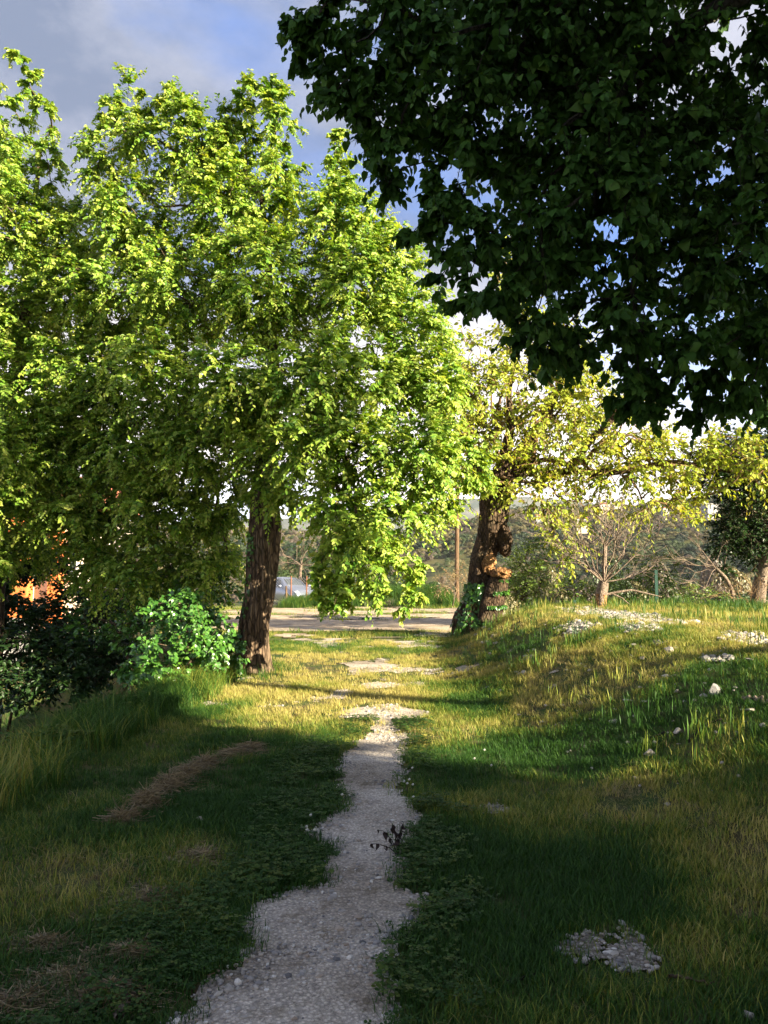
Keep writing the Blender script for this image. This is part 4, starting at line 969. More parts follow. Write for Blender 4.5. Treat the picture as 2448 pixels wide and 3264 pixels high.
# clover beds along the path
clv = lambda x, y: fbm(x * 0.8 + 9, y * 0.8, 95, 3)
scatter(4200, 1.8, 9, 0.6, [7, 8, 9], 0.8, 1.3, lambda x, y: R_(len(x)) * 0.5, lambda x, y: (path_mask(x, y) < 0.1) & (x > np.interp(y, *XE) + 0.9) & (x < 1.6) & (path_mask(x, y) > np.where(x < 0.2, -3.6, -1.8) * sm(0.42, 0.6, clv(x, y)) * (0.4 + 1.2 * fbm(x * 3, y * 3, 131)) - 0.3))
# long grass on the bank at the left
bankf = lambda x, y: (x < np.interp(y, *XE) + 0.55 + 0.5 * (fbm(x, y, 97) - 0.5)) & (x > np.interp(y, *XE) - 1.5) & (y > 2)
scatter(16000, 2, 13.5, 3.0, [10, 11, 12], 0.7, 1.25, lambda x, y: 0.14 + (dry(x, y) - 0.5) * 1.8 + rng.normal(0, 0.1, len(x)), lambda x, y: bankf(x, y) & (R_(len(x)) < 0.25 + 1.6 * (fbm(x * 1.4, y * 1.4, 143) - 0.3)))
scatter(12000, 5, 34, 4.0, [0, 1, 2, 7, 8, 10], 0.7, 1.3, lambda x, y: 0.05 + (dry(x, y) - 0.5), lambda x, y: (x < np.interp(y, *XE) - 1.0))
scatter(2600, 2.5, 13.5, 2.0, [7, 8, 9], 2.0, 4.0, lambda x, y: 0.1 + R_(len(x)) * 0.5, lambda x, y: (x < np.interp(y, *XE) + 0.3) & (x > np.interp(y, *XE) - 1.2) & (fbm(x * 1.5, y * 1.5, 141) > 0.48))
# stalks on the mound and round tree feet
scatter(6000, 5, 22, 2, [13, 14, 15], 0.4, 0.95, lambda x, y: 0.30 + (dry(x, y) - 0.5) * 1.6, lambda x, y: (x > np.interp(y, [0, 6, 12, 22], [2.2, 1.9, 1.8, 1.6])) & (fbm(x * 1.3, y * 1.3, 99, 3) > 0.5) & (side_mask(x, y) < 0.4))
scatter(3000, 6, 22, 2, [10, 11, 12], 0.25, 0.5, lambda x, y: 0.15 + (dry(x, y) - 0.4), lambda x, y: (x > 1.4) & (fbm(x * 0.9, y * 0.9, 103, 3) > 0.56) & (side_mask(x, y) < 0.2))
scatter(1500, 16.5, 20.5, 2, [10, 11, 12], 0.2, 0.5, lambda x, y: 0.22 + (dry(x, y) - 0.4), lambda x, y: (x > 2.8) & (side_mask(x, y) < 0.2))
scatter(700, 11.5, 15, 0, [10, 11, 12, 0], 0.5, 0.9, lambda x, y: R_(len(x)) * 0.4, lambda x, y: (np.hypot(x + 2.5, y - 13.2) < 1.1))
# far verge behind the lot
scatter(9000, 36, 48, 2, [10, 11, 12], 0.9, 1.5, lambda x, y: 0.05 + R_(len(x)) * 0.3, lambda x, y: (x > -5) & (x < 8) & (y > 38.5))
scatter(9000, 20, 40, 2, [0, 1, 2, 3], 1.2, 2.4, lambda x, y: 0.3 + R_(len(x)) * 0.4, lambda x, y: (lot_mask(x, y) < 0) & (x > np.interp(y, *XE)))
PX = np.concatenate(PX); PK = np.concatenate(PK); PS = np.concatenate(PS); PT = np.concatenate(PT)
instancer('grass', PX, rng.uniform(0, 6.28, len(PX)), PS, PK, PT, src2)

# ------------------------------------------------------------------ pebbles, gravel
ICO_V, ICO_F = blob((0, 0, 0), (1, 1, 1), 1, 0, 0.0)
ICO_F = np.array(ICO_F)
def pebbles(name, P, sz, flat=0.55):
    n = len(P); g = rng
    V0 = ICO_V[None] * (1 + g.normal(0, 0.10, (n, len(ICO_V), 1))) * np.stack([g.uniform(0.7, 1.3, n), g.uniform(0.6, 1.0, n), g.uniform(0.35, 0.8, n) * flat / 0.55], -1)[:, None]
    a = g.uniform(0, 6.28, n); cs, sn = np.cos(a)[:, None], np.sin(a)[:, None]
    V = np.stack([V0[..., 0] * cs - V0[..., 1] * sn, V0[..., 0] * sn + V0[..., 1] * cs, V0[..., 2]], -1) * sz[:, None, None] + P[:, None]
    F = (ICO_F[None] + (np.arange(n) * len(ICO_V))[:, None, None]).reshape(-1, 3)
    t = np.clip(g.normal(0.45, 0.22, n), 0, 1); t[g.random(n) < 0.06] = 1.0
    return link(name, mesh_np(name, V.reshape(-1, 3), F, {'tint': ('FACE', np.repeat(t, len(ICO_F)))}, mats=(M['pebble'],)), kind='stuff')
n = 60000; y = 2.2 + 12 * rng.random(n) ** 1.8; x = rng.uniform(-2.2, 1.2, n)
pmv = path_mask(x, y); dens = np.clip(0.22 + (fbm(x * 2.0, y * 2.0, 111, 3) - 0.48) * 3.0 + 0.35 * (pmv < 1.2), 0.03, 1)
k = (pmv > -0.05) & (rng.random(n) < dens); x, y = x[k][:9000], y[k][:9000]
sz = np.clip(rng.lognormal(-4.95, 0.5, len(x)), 0.003, 0.026)
pebbles('gravel', np.c_[x, y, H0(x, y) + 0.006 + sz * 0.1], sz)
n = 90000; x = rng.uniform(0.4, 8, n); y = rng.uniform(2.5, 21, n) ; x[:1300] = rng.uniform(0.7, 1.5, 1300); y[:1300] = rng.uniform(2.9, 4.2, 1300); k = side_mask(x, y) > -0.5; x, y = x[k][:5200], y[k][:5200]
sz = np.clip(rng.lognormal(-4.3, 0.45, len(x)), 0.005, 0.04) * np.where(y < 6, 0.6, 1.5)
pebbles('gravel', np.c_[x, y, H0(x, y) + np.where(y < 6, 0.004, 0.014) + sz * 0.1], sz)

# ------------------------------------------------------------------ stones one can pick out
stone_me = [mesh_np('stone', *(lambda b_: (b_[0], np.array(b_[1])))(blob((0, 0, 0), (1, 0.8, 0.6), 3, 3 + q * 1.7, 0.3, 1.4, 9)), mats=(M['stone'],)) for q in range(6)]
slab_me = [mesh_np('stone', *(lambda b_: (b_[0], np.array(b_[1])))(blob((0, 0, 0), (1, 0.75, 0.22), 3, 13 + q * 1.7, 0.3, 1.2, 9)), mats=(M['stone'],)) for q in range(4)]
def stone(px_, py_, wpx, slab=False, label=None, mt=None, hz=None, group=None, zs=1.0, sink=0.35):
    p = G(px_, py_); s_ = wpx * p[1] / FPX / 2
    me = (slab_me if slab else stone_me)[int(px_ * 7 + py_) % (4 if slab else 6)]
    if mt: me = me.copy(); me.materials[0] = mt
    lab = label or 'small pale stone lying in the thin grass of the mound'
    o = link('stone', me, None, (p[0], p[1], p[2] + s_ * (0.10 if slab else 0.16) * zs + 0.015), None, lab, 'stone', group if group or label else 'small pale stones in the grass of the mound', rot=(random.uniform(-.25, .25) + (0.35 if slab else 0), random.uniform(-.25, .25), random.uniform(0, 6.28)))
    o.scale = (s_, s_, s_ * zs); return o
o = stone(715, 697, 13, label='rounded grey boulder standing upright at the top of the stony slope', mt=M['rock'], zs=1.9); o.rotation_euler = (0, 0.1, 0.3); o.location.z += 0.03
stone(627, 703, 13, True, 'white angular slab in the middle of the shaded slope')
stone(645, 704, 9, True, 'smaller pale slab just right of the white angular slab')
stone(614, 724, 11, True, 'narrow pale slab lying tilted below the white angular slab')
stone(678, 735, 13, False, 'pale chunky stone in shade, lowest of the large stones on the slope')
stone(665, 679, 10, False, 'sunlit cream stone left of the grey boulder')
stone(683, 626, 12, False, 'cream stone in full sun on top of the mound near the gravel patch')
stone(751, 713, 17, True, 'broad tan slab in the sunlit grass right of the grey boulder')
stone(750, 1021, 15, False, 'pale stone at the bottom right corner of the turf')
stone(200, 823, 9, False, 'lone whitish stone in the mown grass left of the path')
stone(219, 673, 22, False, 'large cream rock between the ivy bush and the big trunk', zs=0.8)
stone(601, 731, 4, False, 'small bluish pebble beside the narrow tilted slab', mt=M['rock'])
for q in [(526, 658, 7), (524, 675, 8), (496, 644, 8), (509, 670, 4), (533, 663, 5), (725, 726, 7), (763, 730, 11), (650, 757, 14), (585, 749, 6), (572, 720, 4), (577, 727, 5), (560, 725, 4), (542, 724, 8), (634, 646, 8), (643, 660, 7), (632, 658, 6), (657, 652, 6), (670, 653, 14), (709, 672, 9), (677, 694, 8), (704, 699, 9), (673, 724, 5),
          (667, 808, 9), (705, 685, 6), (611, 653, 6), (605, 663, 5), (643, 649, 8), (690, 640, 5), (750, 662, 14), (725, 650, 5), (600, 640, 5), (560, 650, 4), (585, 668, 5), (620, 680, 6), (655, 745, 7), (560, 645, 3), (590, 700, 4), (640, 690, 5), (700, 660, 5), (735, 690, 7), (490, 655, 4)]:
    stone(q[0], q[1], q[2], random.random() < 0.4)
for q in range(95):
    px_, py_ = random.uniform(500, 766), random.uniform(625, 800)
    if py_ < 612 + abs(px_ - 620) * 0.12 or py_ > 860 - (766 - px_) * 0.5: continue
    stone(px_, py_, random.uniform(2.5, 6.5), random.random() < 0.5)
for q in [(472, 632, 7), (479, 630, 8), (485, 629, 7), (490, 631, 6), (476, 636, 6), (493, 638, 8), (487, 643, 6), (482, 645, 7), (495, 635, 6), (502, 640, 5)]:
    stone(q[0], q[1] , q[2], False, 'cream rubble stone at the foot of the ivied leaning trunk', group='cream rubble stones below the leaning trunk')

# ------------------------------------------------------------------ clover flowers
def flower_proto():
    fb = MB(); fb.add(*blob((0, 0, 0.07), (0.009, 0.009, 0.008), 2, 1, 0.5, 6)); st = MB(); st.tube([(0, 0, 0), (0.003, 0, 0.04), (0, 0, 0.07)], [0.0012] * 3, 4)
    mk_ = lambda b_, nm, mt: mesh_np(nm, np.concatenate(b_.V), [np.array(f) for f in b_.F.values()], mats=(mt,))
    return mk_(fb, 'flower_head', plain('clover_white', (0.42, 0.42, 0.35), 0.8)), mk_(st, 'stalk', M['clover'])
fh, fs = flower_proto()
for (cx, cy, sxx, syy, nn_) in ((318, 835, 16, 10, 6), (342, 800, 5, 14, 7), (408, 790, 9, 12, 8), (480, 770, 18, 8, 3)):
    for q in range(nn_):
        p = G(cx + random.gauss(0, sxx * .6), cy + random.gauss(0, syy * .6))
        if path_mask(np.array([p[0]]), np.array([p[1]]))[0] > 0.2: continue
        t = thing('clover_flower', 'small white clover flower in the dark turf edging the path', 'flower', p, 'white clover flowers edging the path'); link('flower_head', fh, t); link('stalk', fs, t)

# ------------------------------------------------------------------ straw heaps, sticks, dead sprig
def strands(P, L, thick, up=0.25):
    n = len(P); D = nrm(np.c_[rng.normal(size=n), rng.normal(size=n) * 0.7, rng.normal(size=n) * up])
    tt = np.linspace(-0.5, 0.5, 4); bend = rng.normal(size=(n, 3)) * 0.15
    sp = P[:, None] + L[:, None, None] * (D[:, None] * tt[None, :, None] + bend[:, None] * (tt ** 2)[None, :, None])
    return shoots_mesh(sp, thick)
def heap(label, pts, n, hgt, L=0.16, name='straw_heap', mt='straw', cat='straw heap'):
    c = G(*pts[0][:2]); V = []
    for (px_, py_, rx, ry) in pts:
        a, b_ = G(px_, py_), G(px_ + rx, py_); c1, c2 = G(px_, py_ - ry), G(px_, py_ + ry)
        m_ = int(n / len(pts)); ang = rng.uniform(0, 6.28, m_); q = np.abs(rng.normal(0, 0.55, m_)) * (0.55 + 0.9 * fbm(np.cos(ang) * 1.5 + px_, np.sin(ang) * 1.5 + py_, 17))
        x = a[0] + q * np.cos(ang) * abs(b_[0] - a[0]); y = a[1] + q * np.sin(ang) * abs(c1[1] - c2[1]) / 2
        z = H0(x, y) + hgt * np.clip(1 - q, 0, 1) * (0.3 + 1.4 * fbm(x * 5, y * 5, 19)) * rng.uniform(0.3, 1.1, m_) + (0.02 if hgt > 0.08 else 0.012)
        V.append(np.c_[x, y, z])
    P = np.concatenate(V) - c
    v, f = strands(P, L * rng.uniform(0.4, 1.5, len(P)), 0.0021, 0.3 if hgt > 0.08 else 0.08)
    tint = np.repeat(rng.random(len(P)), len(f) // len(P))
    return link(name, mesh_np(name, v, f, {'tint': ('FACE', tint)}, mats=(M[mt],)), None, c, None, label, cat)
heap('long heap of cut brown straw along the bank edge left of the path', [(188, 780, 24, 14), (168, 794, 22, 12), (146, 810, 18, 9), (122, 826, 16, 7), (205, 770, 12, 7)], 1500, 0.085)
heap('small low patch of cut straw nearer the sunlit turf', [(250, 752, 20, 8), (232, 756, 14, 6)], 700, 0.05, name='straw_patch', cat='straw patch')
heap('brown thatch of dead grass and twigs in the bottom left corner', [(60, 985, 80, 30), (20, 1005, 60, 30), (130, 960, 60, 18), (110, 1000, 60, 22), (150, 900, 50, 18), (40, 950, 50, 14), (200, 860, 40, 14)], 3800, 0.03, 0.09, name='straw_patch', cat='straw patch')
heap('rusty brush pile of dead branches in the shade below the bank', [(75, 640, 20, 10), (62, 645, 14, 8), (88, 636, 12, 6)], 900, 0.6, 0.6, name='brush_pile', cat='brush pile')


def stick(label, pts, r, mt='pale', lift=0.02, name='stick', twigs=0, cat='stick', rads=None):
    P = [G(*q[:2]) + np.array([0, 0, lift + (q[2] if len(q) > 2 else 0)]) for q in pts]
    c = P[0].copy(); P = np.array(P) - c
    V, F = tube(np.array([np.interp(np.linspace(0, len(P) - 1, 14), range(len(P)), P[:, i]) for i in range(3)]).T + rng.normal(0, r * 0.5, (14, 3)), np.linspace(r, r * 0.5, 14), 7)
    return link(name, mesh_np(name, V, F, smooth=True, mats=(M[mt],)), None, c, None, label, cat)
stick('thick bent stick lying in the bottom left corner', [(-4, 1012), (12, 1004), (24, 1001), (36, 997)], 0.013, 'pale')
stick('short flat piece of bark in the thatch at bottom left', [(118, 1022), (128, 1008), (140, 998)], 0.02, 'pale')
stick('dark curved stick on the shaded slope right of the chunky stone', [(688, 745), (700, 735), (712, 727), (722, 724)], 0.012, 'darkbark', 0.03)
stick('dark thin stick on the shaded slope left of the chunky stone', [(645, 743), (658, 740), (668, 735)], 0.01, 'darkbark', 0.03)
stick('charred stick in the turf left of the gravel patch', [(505, 988), (520, 983), (535, 981)], 0.007, 'darkbark', 0.015)
stick('brown stick in the turf right below the gravel patch', [(668, 980), (690, 986), (715, 989)], 0.007, 'twig', 0.015)
stick('pale weathered branch lying among the slabs at the right edge', [(742, 703), (752, 702), (764, 704), (775, 707)], 0.022, 'pale', 0.03)
# long fallen branch behind the mound
Pb = np.array([W(x, y, 18.4) for x, y in ((604, 595), (618, 592), (632, 590), (645, 593), (662, 597))]); c = Pb[0].copy()
fb = thing('fallen_branch', 'long pale fallen branch reaching from the bare tree to the fence post', 'branch', c)
V, F = tube(Pb - c, [0.03, 0.028, 0.024, 0.02, 0.012], 8); link('stem', mesh_np('stem', V, F, smooth=True, mats=(M['pale'],)), fb)
Pb2 = np.array([W(x, y, 18.3) for x, y in ((612, 593.5), (622, 598), (630, 605), (635, 609))]); V, F = tube(Pb2 - c, [0.018, 0.014, 0.012, 0.008], 6)
link('side_branch', mesh_np('side_branch', V, F, smooth=True, mats=(M['pale'],)), fb)

# dead sprig with blackened leaves at the path edge
c = G(398, 856)
sg = thing('dead_sprig', 'withered sprig with curled blackish leaves at the right edge of the path', 'sprig', c)
stem = MB(); st_tips = []
for (dx, dz, dy, br) in ((-0.12, 0.15, -0.03, 1), (-0.05, 0.19, 0.0, 1), (0.03, 0.16, 0.05, 1), (-0.16, 0.08, -0.05, 1), (0.0, 0.12, -0.06, 1)):
    P = np.array([[0, 0, 0], [dx * .3, dy * .3, dz * .6], [dx * .7, dy * .7, dz * .95], [dx, dy, dz]]); stem.tube(P, [0.003, 0.0026, 0.002, 0.0014], 5); st_tips.append(P)
stem.build('stem', M['darkbark'], sg)
dl = mesh_np('leaf', LEAFH[0] * np.array([1, 0.7, 2.2]), LEAFH[1], smooth=True, mats=(M['leafDead'],))
for k in range(24):
    P = st_tips[k % 5]; t = random.uniform(0.35, 1.0) * 3; i = min(int(t), 2); q = P[i] + (P[i + 1] - P[i]) * (t - i)
    o = link('leaf', dl, sg); x = Vector((random.gauss(0, .3), random.gauss(0, .3), -1)).normalized(); z = Vector((random.gauss(0, 1), random.gauss(0, 1), 0)); z = (z - x * x.dot(z)).normalized()
    o.matrix_local = Matrix.Translation(q) @ Matrix((x, z.cross(x), z)).transposed().to_4x4() @ Matrix.Scale(random.uniform(0.028, 0.05), 4)

# ------------------------------------------------------------------ car, fence, pole, posts
M['silver'] = plain('silver_paint', (0.27, 0.30, 0.37), 0.28, 0.6, 0.03, 3, 0.0, 0.5)
M['glass'] = plain('dark_glass', (0.05, 0.06, 0.065), 0.05, 0.0, 0.1, 3, 0.0, 0.8)
M['rubber'] = plain('tyre_rubber', (0.02, 0.02, 0.02), 0.85)
M['alloy'] = plain('alloy', (0.5, 0.5, 0.52), 0.35, 0.9)
M['lamp'] = plain('lamp_lens', (0.75, 0.76, 0.78), 0.12, 0.1, 0.1, 30, 0.1, 0.8)
M['plate'] = plain('plate_white', (0.75, 0.75, 0.72), 0.5)
M['rust'] = plain('rusty_iron', (0.20, 0.085, 0.045), 0.85, var=0.4, scale=20, bump=0.4)
M['wire'] = plain('galvanised_wire', (0.30, 0.29, 0.28), 0.6, 0.5)
M['greenpaint'] = plain('dark_green_paint', (0.012, 0.05, 0.035), 0.5, var=0.2)
M['wood'] = bark_mat('weathered_pole', (0.10, 0.06, 0.035), (0.17, 0.105, 0.06), (0.24, 0.16, 0.10), 12.0, 0.05, 0.4)


def make_car(loc, rz):
    t = thing('parked_car', 'silver hatchback parked behind the rusty wire fence, half hidden by the trunk', 'car', loc, rz=rz)
    # stations along the length (x, front positive): x, belt z, top z, half width, top half width
    st = [(2.02, .50, .56, .62, .50), (1.98, .60, .68, .76, .62), (1.80, .66, .78, .82, .70), (1.45, .72, .88, .85, .72), (1.05, .80, .97, .86, .72), (0.82, .86, 1.03, .86, .71), (0.25, .91, 1.38, .86, .60), (0.0, .92, 1.45, .86, .58), (-0.6, .93, 1.48, .86, .58), (-1.2, .94, 1.45, .85, .57), (-1.65, .95, 1.36, .83, .56), (-1.92, .92, 1.02, .80, .60), (-2.0, .62, .70, .76, .62), (-2.02, .50, .56, .66, .5)]
    rings = []
    for x, zb, zt, wb, wt in st:
        zlo = 0.22 if abs(x) < 1.95 else 0.32
        h = [(0, zlo), (wb * .86, zlo), (wb * .97, zlo + .08), (wb, (zlo + zb) / 2), (wb * .985, zb - .06), (wb * .95, zb), (wt + .05, zb + (zt - zb) * .6), (wt, zt - .05 * min(1, (zt - zb) * 4)), (wt * .78, zt - .005), (0, zt + .015)]
        rings.append([(x, -y, z) for y, z in h] + [(x, y, z) for y, z in h[-2:0:-1]])
    k = len(rings[0]); V = np.array(rings).reshape(-1, 3)
    body = MB(); F = [(i * k + j, i * k + (j + 1) % k, (i + 1) * k + (j + 1) % k, (i + 1) * k + j) for i in range(len(st) - 1) for j in range(k)]
    body.add(V, F); body.add(V[:k], [tuple(range(k))[::-1]]); body.add(V[-k:], [tuple(range(k))])
    bo = body.build('body', M['silver'], t, smooth=True)
    Rg = np.array(rings)
    def panel(name, corners, mt, off):
        c = np.array(corners, float); nrmv = np.cross(c[1] - c[0], c[3] - c[0]); nrmv /= np.linalg.norm(nrmv); ctr = np.array([0.1, 0, .8])
        if np.dot(nrmv, c.mean(0) - ctr) < 0: nrmv = -nrmv
        b_ = MB(); c2 = c.mean(0) + (c - c.mean(0)) * 0.93
        b_.add(np.r_[c2 + nrmv * off, c2 - nrmv * 0.05], [(0, 1, 2, 3), (7, 6, 5, 4), (0, 4, 5, 1), (1, 5, 6, 2), (2, 6, 7, 3), (3, 7, 4, 0)])
        return b_.build(name, mt, t)
    panel('windshield', [Rg[5][8], Rg[5][10], Rg[6][10], Rg[6][8]], M['glass'], 0.035)
    panel('rear_window', [Rg[10][8], Rg[10][10], Rg[11][10], Rg[11][8]], M['glass'], 0.035)
    for s in (0, 1):
        j5, j7 = (5, 7) if s == 0 else (k - 5, k - 7)
        panel('side_window', [Rg[6][j5] * .6 + Rg[5][j5] * .4, Rg[8][j5], Rg[8][j7], Rg[6][j7]], M['glass'], 0.03)
        panel('side_window', [Rg[8][j5] + [-.06, 0, 0], Rg[10][j5], Rg[10][j7] + [.1, 0, 0], Rg[8][j7] + [-.06, 0, 0]], M['glass'], 0.03)
        sy = -1 if s == 0 else 1
        b_ = MB(); b_.add(*blob((1.84, sy * .60, .66), (.16, .17, .085), 3, 1, 0.05)); b_.build('headlight', M['lamp'], t, smooth=True)
        b_ = MB(); b_.add(*blob((0.72, sy * .95, 1.0), (.07, .11, .07), 3, 1, 0.1)); b_.build('mirror', M['silver'], t, smooth=True)
        for wx in (1.28, -1.22):
            a = np.linspace(0, 2 * math.pi, 25)[:-1]
            b_ = MB(); rr = [(.29, -.10), (.315, -.07), (.315, .07), (.29, .10), (.20, .105), (.20, -.105)]
            VV = np.array([[wx + q * math.cos(w_), sy * .80 + d, .315 + q * math.sin(w_)] for w_ in a for q, d in rr]); m_ = 6
            b_.add(VV, [(i * m_ + j, i * m_ + (j + 1) % m_, ((i + 1) % 24) * m_ + (j + 1) % m_, ((i + 1) % 24) * m_ + j) for i in range(24) for j in range(m_)])
            wh = b_.build('tyre', M['rubber'], t, smooth=False)
            b_ = MB(); b_.tube([(wx, sy * .80 - .09, .315), (wx, sy * .80 + .09, .315)], .2, 20); b_.build('rim', M['alloy'], wh)
    b_ = MB(); b_.box((2.0, 0, .42), (.05, .55, .06)); b_.build('grille', M['rubber'], t)
    b_ = MB(); b_.box((2.045, 0, .40), (.012, .26, .055)); b_.build('number_plate', M['plate'], t)
    return t
pc = W(288, 600, 45.5); make_car((pc[0], 45.5, float(H0(pc[0], 45.5))), R(-52))
# wire fence in front of the car
fz = 42.5
f0, f1 = W(262, 600, fz), W(320, 600, fz)
fe = thing('wire_fence', 'rusty chain-link fence panel in front of the silver car', 'fence', (f0[0], fz, 0))
for px_, top in ((262, 577), (291, 576), (306.5, 576), (322, 577)):
    a = W(px_, 603, fz); q = W(px_, top, fz); b_ = MB(); b_.tube([(a[0] - f0[0], 0, 0), (a[0] - f0[0], 0, q[2])], 0.035, 8); b_.build('post', M['rust'], fe)
m_ = MB(); x0, x1 = 0, W(322, 600, fz)[0] - f0[0]; zt = W(300, 577.5, fz)[2]
for s in (1, -1):
    x = x0 - zt
    while x < x1 + zt:
        a = np.array([x, 0.012 * s, 0.02]); b2_ = np.array([x + zt * 0.9, 0.012 * s, zt]) if s > 0 else np.array([x + zt * .9, 0.012 * s, 0.02]); a = a if s > 0 else np.array([x, 0.012 * s, zt])
        # clip to the panel
        ts = sorted([np.clip((x0 - a[0]) / (b2_[0] - a[0]), 0, 1), np.clip((x1 - a[0]) / (b2_[0] - a[0]), 0, 1)])
        if ts[1] - ts[0] > 0.01: m_.tube([a + (b2_ - a) * ts[0], a + (b2_ - a) * ts[1]], 0.006, 3, caps=False)
        x += 0.13
o = m_.build('wire_mesh', M['wire'], fe); o['kind'] = 'stuff'
a = W(286, 602, 41.5); b_ = MB(); b_.tube([(0, 0, -0.05), (0.02, 0, .4), (0, 0.02, W(286, 586, 41.5)[2])], [0.05, 0.06, 0.045], 8)
b_.build('wooden_stake', M['wood'], None, loc=(a[0], 41.5, float(H0(a[0], 41.5))), label='short weathered stake standing left of the rusty fence post', cat='stake')
a = W(457, 594, 40); z0 = float(H0(a[0], 40)); b_ = MB(); b_.tube([(0, 0, -.3), (0, 0, 2), (0.03, 0, 4.0), (0.05, 0, 6.2 - z0)], [.115, .11, .105, .10], 14)
b_.build('utility_pole', M['wood'], None, smooth=True, loc=(a[0], 40, z0), label='brown wooden pole behind the parking ground, left of the ivied trunk', cat='pole')
for px_, py0, py1, yd, lab in ((657, 609, 570, 20.0, 'tall dark green metal post on the far edge of the mound'), (575, 610, 600, 19.5, 'short dark green post just left of the bare tree')):
    a = W(px_, py0, yd); z0 = float(H0(a[0], yd)); zt = W(px_, py1, yd)[2] - z0
    b_ = MB(); b_.box((0, 0, zt / 2 - .1), (.035, .012, zt / 2 + .1)); b_.box((0, .03, zt / 2 - .1), (.012, .018, zt / 2 + .1)); b_.build('fence_post', M['greenpaint'], None, loc=(a[0], yd, z0), label=lab, cat='post')

# ------------------------------------------------------------------ buildings behind the left trees
M['orange'] = plain('orange_render', (0.62, 0.17, 0.045), 0.9, var=0.08, scale=3)
M['mint'] = plain('mint_render', (0.55, 0.66, 0.55), 0.9, var=0.06, scale=3)
M['cream'] = plain('cream_render', (0.72, 0.62, 0.48), 0.9, var=0.06, scale=3)
M['tile'] = plain('roof_tile', (0.30, 0.11, 0.06), 0.85, var=0.3, scale=6)
M['concrete'] = plain('concrete', (0.30, 0.29, 0.28), 0.9, var=0.2, scale=4)
M['frame'] = plain('window_frame', (0.7, 0.68, 0.62), 0.6)
hb = W(30, 600, 26.0)
hs = thing('orange_house', 'house with orange, mint and cream walls glimpsed through the trees at the left', 'house', (hb[0], 26, -0.8))
def hx(p): return (p - 384) / FPX * 26 - hb[0]
def wall(name, a, b__, mt, dy, z1=4.6):
    b_ = MB(); b_.box(((hx(a) + hx(b__)) / 2, 2.5 + dy, z1 / 2), ((hx(b__) - hx(a)) / 2, 2.5, z1 / 2)); return b_.build(name, mt, hs)
wall('wall', -200, 28, M['orange'], 0.0); wall('wall', 28, 47, M['mint'], 0.5); wall('wall', 47, 58, M['orange'], 0.12); wall('wall', 58, 80, M['cream'], 0.55, 4.2)
for a, b__, z in ((-60, -40, 1.2), (-10, 8, 1.2), (33, 42, 2.6), (63, 73, 2.2)):
    yo = -0.02 if a < 28 else (0.48 if a < 47 else 0.53)
    b_ = MB(); x0, x1 = hx(a), hx(b__)
    for bx_ in ((x0, z, x0 + .07, z + 1.4), (x1 - .07, z, x1, z + 1.4), (x0 + .072, z, x1 - .072, z + .07), (x0 + .072, z + 1.33, x1 - .072, z + 1.4)):
        b_.box(((bx_[0] + bx_[2]) / 2, yo, (bx_[1] + bx_[3]) / 2), ((bx_[2] - bx_[0]) / 2, .04, (bx_[3] - bx_[1]) / 2))
    wf = b_.build('window', M['frame'], hs); b_ = MB(); b_.box(((x0 + x1) / 2, yo + .012, z + .7), ((x1 - x0) / 2 - .075, .015, .62)); b_.build('pane', M['glass'], wf)
b_ = MB(); xa, xb = hx(-215), hx(86); b_.add([(xa, -.6, 4.64), (xb, -.6, 4.64), (xb, 6, 4.64), (xa, 6, 4.64), (xa, 2.6, 5.9), (xb, 2.6, 5.9)], [(0, 1, 5, 4), (3, 4, 5, 2), (0, 4, 3), (1, 2, 5), (0, 3, 2, 1)]); b_.build('roof', M['tile'], hs)
a = W(-2, 650, 22.5); b_ = MB(); b_.box((0, 0, 0.7), (0.13, .2, 0.75)); b_.build('concrete_pillar', M['concrete'], None, loc=(a[0], 22.5, -0.8), label='pale concrete gate pillar at the left edge below the trees', cat='pillar')
a = W(4, 650, 23.2); b_ = MB(); b_.box((0.35, 0, 0.55), (0.42, .1, 0.62)); b_.build('concrete_wall', M['concrete'], None, loc=(a[0], 23.2, -0.8), label='low grey concrete wall beside the gate pillar', cat='wall')

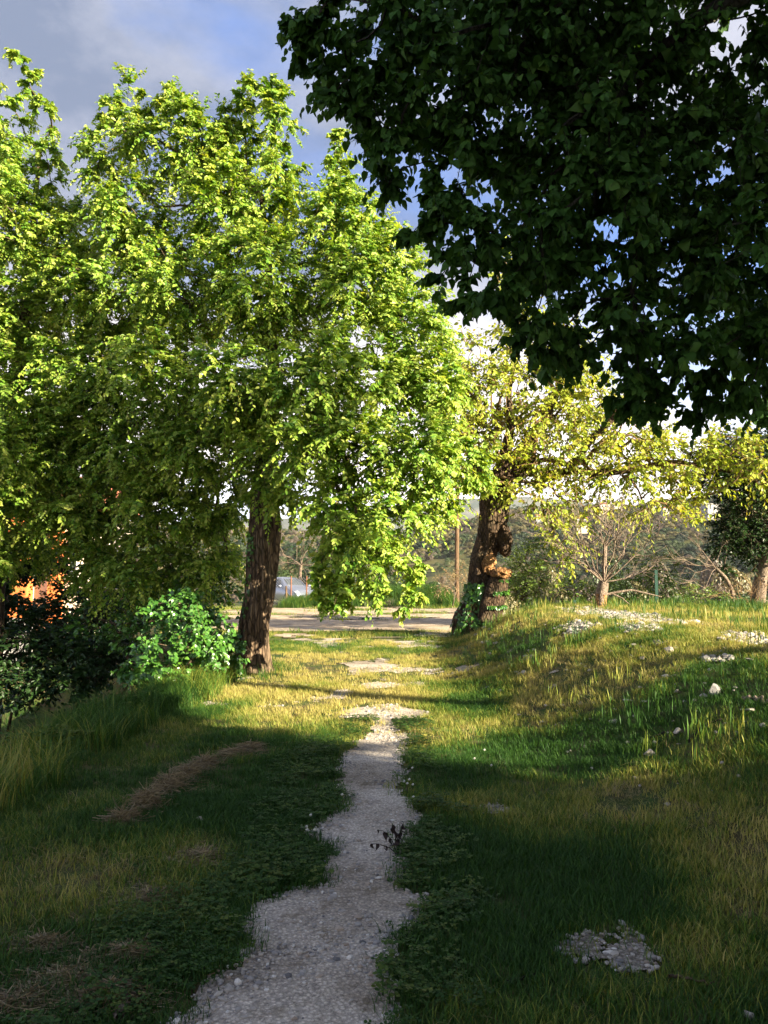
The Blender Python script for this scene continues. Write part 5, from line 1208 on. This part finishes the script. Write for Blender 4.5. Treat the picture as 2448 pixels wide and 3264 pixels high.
# ------------------------------------------------------------------ houses on the far hillside
M['white'] = plain('white_render', (0.33, 0.32, 0.30), 0.9, var=0.05, scale=1)
def far_house(px_, py_, yd, wd, ht, label, wall_m, roof_m, flat=False):
    p = W(px_, py_, yd); z0 = min(float(H0(p[0], yd)), p[2]) ; top = p[2] + ht
    t = thing('hill_house', label, 'house', (p[0], yd, p[2]), rz=random.uniform(-.3, .3))
    b_ = MB(); b_.box((0, 0, ht / 2 - 2), (wd / 2, wd * .35, ht / 2 + 2)); b_.build('wall', wall_m, t)
    b_ = MB(); a = wd / 2 + .3; d = wd * .35 + .3
    if flat: b_.box((0, 0, ht + .15), (a, d, .14))
    else: b_.add([(-a, -d, ht + .01), (a, -d, ht + .01), (a, d, ht + .01), (-a, d, ht + .01), (-a, 0, ht + wd * .16), (a, 0, ht + wd * .16)], [(0, 1, 5, 4), (3, 4, 5, 2), (0, 4, 3), (1, 2, 5), (0, 3, 2, 1)])
    b_.build('roof', roof_m, t)
    for q in range(3):
        b_ = MB(); b_.box((wd * (-.3 + .3 * q), -wd * .35 - .02, ht * .5), (wd * .06, .03, ht * .18)); b_.build('window', M['glass'], t)
far_house(582, 524, 330, 4.2, 2.2, 'house with bright orange roof on the far slope behind the bare tree', M['cream'], M['tile'])
far_house(711, 511, 330, 6.0, 2.6, 'large white flat-topped house high on the far right slope', M['white'], M['white'], True)
far_house(605, 509, 400, 4.5, 2.4, 'cream house on the far ridge just right of the bare tree stem', M['cream'], M['tile'])
far_house(617, 508, 400, 4.0, 2.4, 'small pinkish house on the far ridge, next right of the cream one', M['white'], M['tile'])
far_house(745, 512, 340, 4.5, 2.2, 'red-roofed house on the far slope behind the dark evergreen', M['cream'], M['tile'])
far_house(540, 520, 380, 4, 2, 'pale house low on the far slope seen through the yellow leaves', M['white'], M['tile'])
far_house(665, 512, 370, 3, 1.8, 'tiny white house in the far woods between bare tree and evergreen', M['white'], M['tile'])

# ------------------------------------------------------------------ the air between here and the far hills
hz = bpy.data.materials.new('haze'); hz.use_nodes = True; hz.node_tree.nodes.clear(); N = NT(hz.node_tree)
vol = N.n('ShaderNodeVolumePrincipled', {'Color': (0.80, 0.86, 0.97, 1), 'Density': 0.00008, 'Anisotropy': 0.2})
oo = N.n('ShaderNodeOutputMaterial'); hz.node_tree.links.new(vol.outputs[0], oo.inputs['Volume'])
b_ = MB(); b_.box((300, 1600, 115), (2500, 1800, 225)); b_.build('haze', hz, None, kind='stuff')
